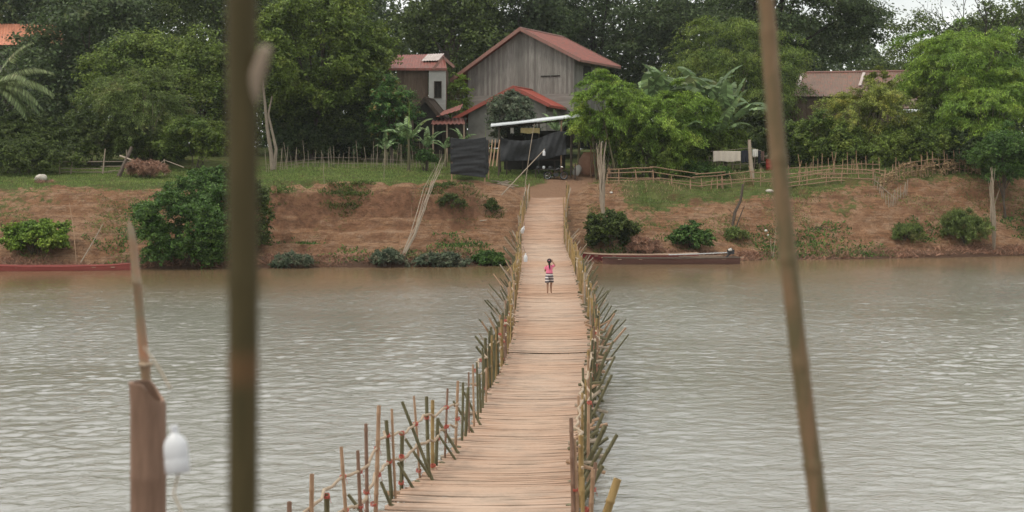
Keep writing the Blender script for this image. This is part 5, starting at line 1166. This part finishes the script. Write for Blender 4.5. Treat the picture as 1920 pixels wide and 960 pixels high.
# cloths hanging in the shelter
def cloth(name, label, px0, px1, y0, y1, d, mat, cat='laundry', group=None, fold=6, amp=.05):
    ph = random.random() * 6
    def fn(u, v): return P(px0 + (px1 - px0) * u, y0 + (y1 - y0) * v + .8 * math.sin(u * 9 + ph) * v, d + amp * math.sin(u * fold * 2 + ph) * (.3 + v))
    o = MB().grid(fn, 30, 12).build(name, M[mat], smooth=True); thick(o, .012); return tag(o, label, cat, group)
cloth('garment', 'yellowish garment hanging under the tin roof', 976, 1012, 240, 250, 107.2, 'yellow_cloth', group='clothes under the tin roof'); cloth('garment', 'pale small garment left of the yellowish one under the tin roof', 957, 963, 240, 250, 107.2, 'white_cloth', group='clothes under the tin roof')
G7 = 'laundry on the line'
o = MB().tube([P(1332, 284, 105.5), P(1370, 281, 105.5), P(1408, 277, 105.5), P(1428, 283, 105.5)], .01, 4).build('clothesline', M['rope']); tag(o, 'thin clothesline strung between fence and tree stump post', 'clothesline')
cloth('bed_sheet', 'wide cream coloured sheet drying on the line', 1337, 1389, 283.5, 303, 105.5, 'beige_cloth', group=G7, fold=14, amp=.04)
cloth('garment', 'dark garment hanging between cream sheet and stump post', 1390, 1403, 282, 305, 105.5, 'dark_cloth', group=G7)
cloth('garment', 'white shirt hanging just right of the stump post', 1411, 1421, 280, 294, 105.5, 'white_cloth', group=G7)
cloth('garment', 'black trousers hanging right of the white shirt', 1421, 1426, 282, 306, 105.5, 'dark_cloth', group=G7)
cloth('garment', 'brownish cloth at the right end of the line', 1427, 1433, 284, 302, 105.5, 'brown_cloth', group=G7)
stick('stump_post', 'thick grey stump post carrying the clothesline', P(1411, 335, 105.3), P(1405, 262, 105.3), .17, 'b_grey', 'post', r2=.12)
p = P(1443, 300, 107); p.z = TZ(p.x, 107)
o = MB().lathe([(.28, 0), (.29, .02), (.285, .3), (.30, .32), (.285, .34), (.285, .62), (.30, .64), (.285, .66), (.285, .9), (.30, .92), (.26, .93)], p, 18).build('oil_drum', M['red_paint'], smooth=True); tag(o, 'red oil drum just left of the leaning blurred pole', 'drum')
p = P(1105, 285, 110); p.z = TZ(p.x, 110)
o = MB().lathe([(.55, 0), (.75, .3), (.85, .8), (.78, 1.25), (.55, 1.6), (.45, 1.7), (.5, 1.75), (.42, 1.75)], p, 20).build('water_jar', M['pink_clay'], smooth=True); tag(o, 'large pink clay water jar at the end of the dirt path', 'jar')
def sack(label, px, d, r, h, mat='white_cloth'):
    p = P(px, 300, d); p.z = TZ(p.x, d); mb = MB()
    mb.grid(lambda u, v: p + Vector((math.cos(u*6.283) * r * (math.sin(math.pi * min(1, .12 + v * .9)) ** .5) * (1 + .1 * math.sin(5*u*6.28)), math.sin(u*6.283) * r * .7 * math.sin(math.pi * min(1, .12 + v * .9)) ** .5, h * v + .03 * math.sin(u * 20))) + Vector((.25 * v * h, 0, 0)), 20, 10)
    o = mb.build('sack', M[mat], smooth=True); return tag(o, label, 'sack')
sack('pale leaning sack on the grass right of the net enclosure', 903, 104.5, .28, .75); sack('white bulging sack behind the motorbike', 1080, 108.5, .32, .8)
# split firewood
o = empty('firewood', P(925, 330, 101.5), 'scattered pale firewood sticks beside the net enclosure', 'firewood')
for k in range(12):
    a = P(random.uniform(915, 950), 0, random.uniform(100.5, 102.5)); a.z = TZ(a.x, a.y) + .05; dr = Vector((random.uniform(.3, 1), random.uniform(-.5, .5), 0)).normalized() * random.uniform(.6, 1.3); b_ = a + dr; b_.z = TZ(b_.x, b_.y) + random.uniform(.05, .35)
    MB().tube([a, b_], .03, 6).build('stick', M['b_grey'], o)
for k, px in enumerate((917, 923, 931)):
    stick('board', ['left', 'middle', 'right'][k] + 'most of three boards leaning behind the net enclosure', P(px, 312, 105), P(px + 6, 262, 105.6), .06, 'b_tan', 'board', 'boards leaning behind the net enclosure')

# motorbike
def motorbike():
    o = empty('motorbike', (0, 0, 0), 'dark motorbike with red frame parked under the black shade net', 'motorbike')
    def torus(c, R, r, name, mat, parent):
        mb = MB(); pts = [Vector((c[0] + R*math.cos(t), c[1], c[2] + R*math.sin(t))) for t in np.linspace(0, 2*math.pi, 29)]; mb.tube(pts, r, 8, cap=False); return mb.build(name, mat, parent, smooth=True)
    for x in (-.62, .62):
        wh = torus((x, 0, .3), .27, .045, 'wheel', M['rubber'], o); torus((x, 0, .3), .22, .012, 'rim', M['chrome'], wh); sp_ = MB()
        for t in np.linspace(0, 6.28, 13)[:12]: sp_.tube([(x, 0, .3), (x + .22*math.cos(t), 0, .3 + .22*math.sin(t))], .004, 4)
        sp_.build('spokes', M['chrome'], wh)
        MB().grid(lambda u, v: Vector((x + .33*math.cos(.3 + u*2.5), (v - .5) * .12, .3 + .33*math.sin(.3 + u*2.5))), 14, 2).build('mudguard', M['black_metal'], o)
    f = MB(); f.tube([(.62, .07, .3), (.42, .07, .85)], .022, 6); f.tube([(.62, -.07, .3), (.42, -.07, .85)], .022, 6); f.tube([(.42, 0, .8), (0, 0, .5), (-.3, 0, .45), (-.62, 0, .3)], .03, 6); f.tube([(-.3, 0, .45), (-.45, 0, .72)], .025, 6); f.build('frame', M['brown_cloth'], o, smooth=True)
    MB().box((0, 0, .36), (.36, .22, .24)).build('engine', M['black_metal'], o)
    MB().tube([(.1, .12, .25), (-.2, .14, .22), (-.75, .14, .3)], [.03, .035, .05], 8).build('exhaust', M['chrome'], o, smooth=True)
    MB().grid(lambda u, v: Vector((.05 - .78*u, (v - .5) * .24, .75 + .03*math.cos(v*6.28 - 3.14) + .05*u)), 10, 6).build('seat', M['rubber'], o, smooth=True)
    MB().tube([(.38, 0, .72), (.2, 0, .8), (0, 0, .72)], [.06, .11, .07], 10).build('fuel_tank', M['black_metal'], o, smooth=True)
    h = MB(); h.tube([(.32, -.32, 1.02), (.4, -.1, .98), (.42, 0, .9), (.4, .1, .98), (.32, .32, 1.02)], .014, 6); h.build('handlebar', M['chrome'], o)
    MB().lathe([(.02, 0), (.09, .03), (.1, .08), (.07, .12)], (.5, 0, .85), 14).build('headlight', M['chrome'], o, smooth=True)
    x = XX(1042, 105.4); o.location = (x, 105.4, TZ(x, 105.4)); o.rotation_euler = (0, 0, math.radians(12)); return o
motorbike()
o = empty('work_table', P(1022, 300, 105.6), 'dark low table cluttered with pots in front of the black shade net', 'table')
for dx in (-.7, .7):
    for dy in (-.25, .25):
        q = P(1022, 300, 105.7); MB().box((q.x + dx, 105.7 + dy, TZ(q.x, 105.7) + .3), (.07, .07, .66)).build('leg', M['dark_wood'], o)
q = P(1022, 300, 105.7); MB().box((q.x, 105.7, TZ(q.x, 105.7) + .65), (1.7, .7, .05)).build('tabletop', M['dark_wood'], o)
for k, (dx, r_) in enumerate(((-.5, .13), (-.1, .1), (.4, .15))):
    g = MB().lathe([(r_*.6, 0), (r_, .05), (r_*1.05, .14), (r_*.8, .2), (r_*.9, .22)], (q.x + dx, 105.65, TZ(q.x, 105.7) + .68), 14).build('cooking_pot', M[['black_metal', 'metal_sheet', 'black_metal'][k]], smooth=True); tag(g, ['blackened pot at the left of the low table', 'small shiny pot in the middle of the low table', 'larger blackened pot at the right of the low table'][k], 'pot', 'pots on the low table')
o = empty('handcart', (0, 0, 0), 'dark wooden handcart standing under the right edge of the tin roof', 'cart')
mb = MB(); mb.box((0, 0, .75), (1.1, .8, .06)); mb.build('bed', M['dark_wood'], o)
for x in (-.5, .5):
    for y in (-.35, .35): MB().box((x, y, .37), (.08, .08, .74)).build('leg', M['dark_wood'], o)
    MB().box((x, 0, 1.15), (.06, .8, .05)).build('rail', M['dark_wood'], o)
for x in (-.5, .5):
    for y in (-.36, .36): MB().box((x, y, .95), (.05, .05, .36)).build('upright', M['dark_wood'], o)
x = XX(1066, 106); o.location = (x, 106, TZ(x, 106))

# ------------------------------------------------------------------ hanging plastic bottles
def jug(label, c, h, rot=0, tiltd=0, group='white plastic bottles used as lamp covers', cord=None):
    o = empty('plastic_bottle', c, label, 'bottle', group)
    R = h * (.2 if h > .3 else .235); prof = [(R*.35, 0), (R*.9, .01*h), (R, .05*h), (R, .3*h), (R*.97, .33*h), (R, .36*h), (R*.98, .60*h), (R*.8, .74*h), (R*.42, .84*h), (R*.3, .88*h), (R*.3, .97*h)]
    MB().lathe(prof, c, 24, 1.15, .85).build('body', M['jug'], o, smooth=True)
    MB().lathe([(R*.34, .96*h), (R*.36, .965*h), (R*.36, 1.04*h), (R*.3, 1.05*h)], c, 16).build('cap', M['cap'], o, smooth=True)
    if cord: 
        for cc_ in cord: MB().tube(cc_, .004 if h < .32 else .008, 5).build('cord', M['wire' if h > .32 else 'rope'], o)
    o.rotation_euler = (math.radians(tiltd), math.radians(tiltd), rot); return o
c = P(978, 437, 83); jug('upper white bottle hanging on the left rail of the bridge', c, .45, tiltd=20, cord=[[c + Vector((0, 0, .45)), c + Vector((-.05, 0, .7))]])
c = P(985.5, 491, 69); jug('lower white bottle hanging inside the left rail of the bridge', c, .40, cord=[[c + Vector((0, 0, .42)), c + Vector((-.12, 0, .75))]])
c = P(1020, 292, 98.4); jug('small white bottle hanging from the slanting pole before the dark tarp', c, .42, cord=[[c + Vector((0, 0, .4)), c + Vector((0, 0, .55))]])
stick('pole', 'crooked stick standing on the left bridge rail above the bottle', P(976, 465, 83), P(974, 395, 83.2), .03, 'b_yellow', group=None)
stick('pole', 'stick jutting out from the left rail and holding the lower bottle', P(945, 515, 69), P(984, 472, 69), .03, 'b_yellow', group=None, bend=.01)

# ------------------------------------------------------------------ foreground poles, out of focus
d = 2.0
o = empty('bamboo_pole', P(452, 480, d), 'thick dark bamboo pole close to the camera, badly out of focus', 'pole', 'bamboo poles near the camera'); 
pts = []; rs = []
for t in np.linspace(0, 1, 60):
    py = -140 + t * 1500; pts.append(P(452 + 4 * math.sin(t * 3), py, d)); r_ = .0215
    for nd in (190, 690): r_ += .0022 * math.exp(-((py - nd) / 12) ** 2)
    rs.append(r_)
m_, n_, b_ = newmat('bamboo_olive'); f = noise(n_, 6, 4, .6, sc3=(8, 8, 1)); c = mixc(n_, ramp(n_, f, [(.3, 0.), (.7, 1.)]), (.062, .052, .025), (.098, .076, .037))
zz = n_.nodes.new('ShaderNodeTexCoord'); sp = n_.nodes.new('ShaderNodeSeparateXYZ'); n_.links.new(zz.outputs['Object'], sp.inputs[0])
zn = P(0, 690, d).z; mr = N(n_, 'ShaderNodeMapRange'); n_.links.new(sp.outputs['Z'], mr.inputs[0]); mr.inputs[1].default_value = zn - P(452, 480, d).z * 0 - .035; mr.inputs[2].default_value = zn + .035
c = mixc(n_, ramp(n_, mr.outputs[0], [(0, 0.), (.4, .8), (.6, .8), (1, 0.)]), c, (.15, .085, .042)); n_.links.new(c, b_.inputs['Base Color']); b_.inputs['Roughness'].default_value = .6; b_.inputs['Specular IOR Level'].default_value = .12
M['b_olive'] = m_
MB().tube(pts[::-1], rs, 20).build('culm', m_, o, smooth=True)
MB().tube([P(470, 195, d), P(482, 140, d - .01), P(500, 88, d - .02)], [.010, .011, .008], 10).build('side_shoot', M['b_grey'], o, smooth=True)
d = 3.6
o = empty('bamboo_pole', P(1490, 480, d), 'slimmer brown bamboo pole leaning left, right of the bridge', 'pole', 'bamboo poles near the camera')
pts = []; rs = []
for t in np.linspace(0, 1, 120):
    py = -60 + t * 1180; tt = py / 960; px = 1436 + 100 * tt ** 1.0 + (-9) * math.sin(math.pi * min(1, max(0, tt))) + 0; pts.append(P(px, py, d)); r_ = .0205 + .0035 * tt
    for nd in (62, 298, 484, 680, 872): r_ += .0028 * math.exp(-((py - nd) / 5) ** 2)
    rs.append(r_)
m_, n_, b_ = newmat('bamboo_streaked'); f = noise(n_, 14, 5, .65, sc3=(3, 3, .5)); c = mixc(n_, ramp(n_, f, [(.38, 0.), (.62, 1.)]), (.145, .118, .062), (.235, .150, .085))
c = mixc(n_, ramp(n_, noise(n_, 5, 3, .6, sc3=(8, 8, 1)), [(.6, 0.), (.75, .7)]), c, (.32, .24, .15)); n_.links.new(c, b_.inputs['Base Color']); b_.inputs['Roughness'].default_value = .55; b_.inputs['Specular IOR Level'].default_value = .2
MB().tube(pts[::-1], rs[::-1], 20).build('culm', m_, o, smooth=True)
# thin pole, fat stump and bottle at the lower left
d = 6.0
o = empty('bamboo_pole', P(262, 700, d), 'thin bamboo pole rising behind the fat bamboo stump', 'pole', 'bamboo poles near the camera')
m2, n_, b_ = newmat('bamboo_two_tone'); f = noise(n_, 3.2, 3, .6, sc3=(1, 1, 1)); c = mixc(n_, ramp(n_, f, [(.42, 0.), (.58, 1.)]), (.22, .19, .12), (.36, .17, .09)); n_.links.new(c, b_.inputs['Base Color']); b_.inputs['Roughness'].default_value = .5
MB().tube([P(284, 1080, d), P(277, 760, d), P(273, 700, d), P(272, 686, d), P(271, 680, d), P(263, 600, d), P(258, 534, d), P(257, 530, d), P(256, 526, d), P(250, 460, d), P(245, 430, d), P(241, 414, d)], [.024, .021, .0205, .024, .0205, .020, .0185, .0215, .0185, .0165, .015, .004], 14).build('culm', m2, o, smooth=True)
MB().tube([P(262, 683, d - .02), P(272, 685, d - .045), P(284, 683, d)], .008, 6).build('lashing', M['branch'], o)
o = empty('bamboo_stump', P(277, 960, d - .15), 'fat reddish brown cut bamboo stump beside the white bottle', 'post')
mb = MB(); n = 24; vs_ = []; fs_ = []; dd = d - .15; R = .072
zs = [P(0, y, dd).z for y in (1130, 960, 900, 893, 886, 820, 760)]
for i, z in enumerate(zs + [None, None]):
    for j in range(n):
        t = 2 * math.pi * j / n; k = R * (1.03 if i == 3 else 1); 
        xx = XX(278 - (3 if z is None else 0), dd) + math.cos(t) * k * (1 if i < 8 else .8) ; yy = dd + math.sin(t) * k * (1 if i < 8 else .8)
        zz_ = z if z is not None else P(0, 716, dd).z - .06 * sstep(-.2, 1.0, math.cos(t)) * 1.3 - (.0 if i == 7 else .0)
        vs_.append((xx, yy, float(zz_)))
for i in range(8):
    for j in range(n): j2 = (j+1) % n; fs_.append((i*n+j, i*n+j2, (i+1)*n+j2, (i+1)*n+j))
base = len(vs_)
for j in range(n):
    x, y, z = vs_[8*n + j]; vs_.append((x, y, zs[-2]))
for j in range(n): j2 = (j+1) % n; fs_.append((8*n+j, 8*n+j2, base+j2, base+j))
fs_.append(tuple(base + j for j in range(n)))
mb.add(vs_, fs_); mb.build('culm', M['b_red'], o, smooth=True)
c = P(334, 888, 4.4)
jug('big blurred white bottle hanging beside the fat bamboo stump', c, .142, tiltd=-7, cord=[[c + Vector((.0, 0, .262)), c + Vector((-.03, 0, .33)), c + Vector((-.07, 0, .40))], [c, c + Vector((-.02, 0, -.06)), c + Vector((.015, 0, -.16)), c + Vector((.02, 0, -.3))]])

# ------------------------------------------------------------------ the girl on the bridge
def girl():
    gx_, gy_ = XX(1030, 56.4), 56.4; gz_ = BZ(gy_) + .0
    o = empty('person', (0, 0, 0), 'barefoot child with black ponytail, pink shirt and striped shorts walking away on the bridge', 'person')
    J = {}; V = []; E = []; Rr = []
    def v(name, co, r, par=None, r2=None):
        J[name] = len(V); V.append(co); Rr.append((r, r2 or r))
        if par: E.append((J[par], J[name]))
    # facing +Y (away from the camera), z up, metres
    v('pelvis', (0, 0, .74), .095, None, .08); v('waist', (0, 0, .86), .085, 'pelvis', .065); v('chest', (0, .005, 1.0), .105, 'waist', .075); v('collar', (0, 0, 1.10), .06, 'chest', .05)
    v('neck', (0, .0, 1.16), .036, 'collar'); v('skull0', (0, .01, 1.215), .062, 'neck'); v('skull1', (0, .005, 1.29), .084, 'skull0', .09); v('skull2', (0, -.005, 1.355), .06, 'skull1', .065)
    for s_, a in ((-1, 'L'), (1, 'R')):
        st = .17 * s_
        v('hip' + a, (.065 * s_, 0, .70), .078, 'pelvis'); v('knee' + a, (.065 * s_ + .005, st * .55 + .02, .39), .046, 'hip' + a); v('calf' + a, (.06 * s_, st * .6 - .02, .28), .043, 'knee' + a)
        v('ankle' + a, (.058 * s_, st * .75 - (.03 if s_ < 0 else .0), .075), .026, 'calf' + a); v('heel' + a, (.058 * s_, st * .75 - (.05 if s_ < 0 else .02), .035), .028, 'ankle' + a); v('ball' + a, (.065 * s_, st * .75 + .08, .02), .026, 'ankle' + a, .018); v('toe' + a, (.067 * s_, st * .75 + .125, .014), .018, 'ball' + a, .012)
        v('shoulder' + a, (.135 * s_, 0, 1.075), .043, 'collar')
    # right arm raised, hand by the head; left arm bent up in front
    v('elbowR', (.235, .02, 1.12), .031, 'shoulderR'); v('wristR', (.13, .07, 1.245), .021, 'elbowR'); v('palmR', (.10, .08, 1.285), .026, 'wristR', .013)
    v('elbowL', (-.175, .04, .87), .031, 'shoulderL'); v('wristL', (-.12, .19, .97), .021, 'elbowL'); v('palmL', (-.10, .235, 1.0), .026, 'wristL', .013)
    for a, base, dr in (('R', (.10, .08, 1.285), (-.35, .25, .9)), ('L', (-.10, .235, 1.0), (.3, .6, .7))):
        dv = Vector(dr).normalized(); sd_ = dv.cross(Vector((0, 1, 0.2))).normalized()
        for k in range(4):
            L_ = (.045, .052, .049, .038)[k]; b0_ = Vector(base) + sd_ * (k - 1.5) * .016 + dv * .03; v('f%d%s' % (k, a), tuple(b0_), .0085, 'palm' + a); m_ = b0_ + dv * L_ * .5; e_ = m_ + (dv + Vector((-.2 if a == 'R' else .2, .2, -.3))).normalized() * L_ * .5; v('g%d%s' % (k, a), tuple(m_), .0075, 'f%d%s' % (k, a)); v('h%d%s' % (k, a), tuple(e_), .006, 'g%d%s' % (k, a))
        t0 = Vector(base) - sd_ * .032; v('t0' + a, tuple(t0), .009, 'palm' + a); v('t1' + a, tuple(t0 - sd_ * .018 + dv * .03), .0075, 't0' + a)
    me = bpy.data.meshes.new('body'); me.from_pydata(V, E, []); bo = bpy.data.objects.new('body', me); COL.objects.link(bo); bo.parent = o; me.materials.append(M['skin'])
    sk = bo.modifiers.new('skin', 'SKIN'); sk.use_smooth_shade = True
    if not me.skin_vertices: me.skin_vertices.new()
    for i, r in enumerate(Rr): me.skin_vertices[0].data[i].radius = r; me.skin_vertices[0].data[i].use_root = (i == 0)
    ss = bo.modifiers.new('sub', 'SUBSURF'); ss.levels = 1; ss.render_levels = 1
    def loft(rings, name, mat, n=20, cap=True):
        mb = MB(); vs_ = []; fs_ = []
        for (cx, cy, cz, rx, ry) in rings:
            for j in range(n): t = 2 * math.pi * j / n; vs_.append((cx + rx * math.cos(t), cy + ry * math.sin(t), cz))
        for i in range(len(rings) - 1):
            for j in range(n): j2 = (j+1) % n; fs_.append((i*n+j, i*n+j2, (i+1)*n+j2, (i+1)*n+j))
        mb.add(vs_, fs_); ob = mb.build(name, mat, o, smooth=True); thick(ob, .008); return ob
    sh = loft([(0, 0, .80, .135, .105), (0, 0, .84, .132, .102), (0, 0, .92, .12, .092), (0, .005, 1.0, .130, .098), (0, 0, 1.06, .135, .088), (0, 0, 1.10, .105, .07), (0, 0, 1.125, .062, .052)], 'shirt', M['pink'])
    for s_, (a, b_) in ((1, ((.11, 0, 1.075), (.20, .012, 1.105))), (-1, ((-.11, 0, 1.075), (-.165, .02, .97)))): MB().tube([a, Vector(a).lerp(Vector(b_), .5), b_], [.055, .054, .052], 12).build('sleeve', M['pink'], sh, smooth=True)
    loft([(0, 0, .82, .120, .095), (0, 0, .77, .135, .108), (0, 0, .70, .150, .118), (.002, 0, .64, .155, .122)], 'shorts', M['stripes'])
    for s_ in (-1, 1):
        st = .17 * s_; loft([(.068 * s_, 0, .70, .088, .105), (.074 * s_, st * .2, .60, .088, .10), (.078 * s_, st * .35 + .005, .50, .088, .098), (.08 * s_, st * .5 + .01, .43, .086, .095)], 'trouser_leg', M['stripes'])
    hr = MB()
    def hf(u, v):
        th = u * 2 * math.pi; ph = -.35 * math.pi + v * .85 * math.pi; q = Vector((math.cos(th) * math.cos(ph), math.sin(th) * math.cos(ph), math.sin(ph)))
        k = 1.0 if q.y < .2 else max(.72, 1 - .35 * (q.y - .2) * (1 if q.z < .5 else 0)); return Vector((q.x * .092 * k, q.y * .098 * k - .008, 1.292 + q.z * .098))
    hr.grid(hf, 24, 14); h_ = hr.build('hair', M['hair'], o, smooth=True)
    MB().tube([(0, -.09, 1.31), (.005, -.135, 1.27), (.01, -.13, 1.18), (.018, -.115, 1.08), (.03, -.11, .99), (.035, -.105, .95)], [.03, .036, .034, .028, .018, .004], 12).build('ponytail', M['hair'], h_, smooth=True)
    MB().tube([(0, -.095, 1.312), (0, -.11, 1.30)], [.028, .028], 10).build('hair_tie', M['pink'], h_)
    for s_ in (-1, 1):
        MB().lathe([(.003, -.02), (.012, -.012), (.014, 0), (.012, .015), (.003, .022)], (.088 * s_, .0, 1.27), 10).build('ear', M['skin'], bo, smooth=True)
        MB().lathe([(.002, -.008), (.008, 0), (.002, .008)], (.03 * s_, .083, 1.285), 8).build('eye', M['hair'], bo, smooth=True)
    MB().tube([(0, .082, 1.28), (0, .1, 1.255), (0, .084, 1.245)], [.006, .011, .006], 8).build('nose', M['skin'], bo, smooth=True)
    MB().tube([(-.02, .078, 1.225), (0, .085, 1.225), (.02, .078, 1.225)], [.003, .006, .003], 6).build('mouth', M['red_paint'], bo, smooth=True)
    o.location = (gx_, gy_, gz_); o.rotation_euler = (0, 0, math.radians(-6)); return o
g_ = girl()
sc.render.resolution_x = 1024; sc.render.resolution_y = 512
bpy.context.view_layer.update()
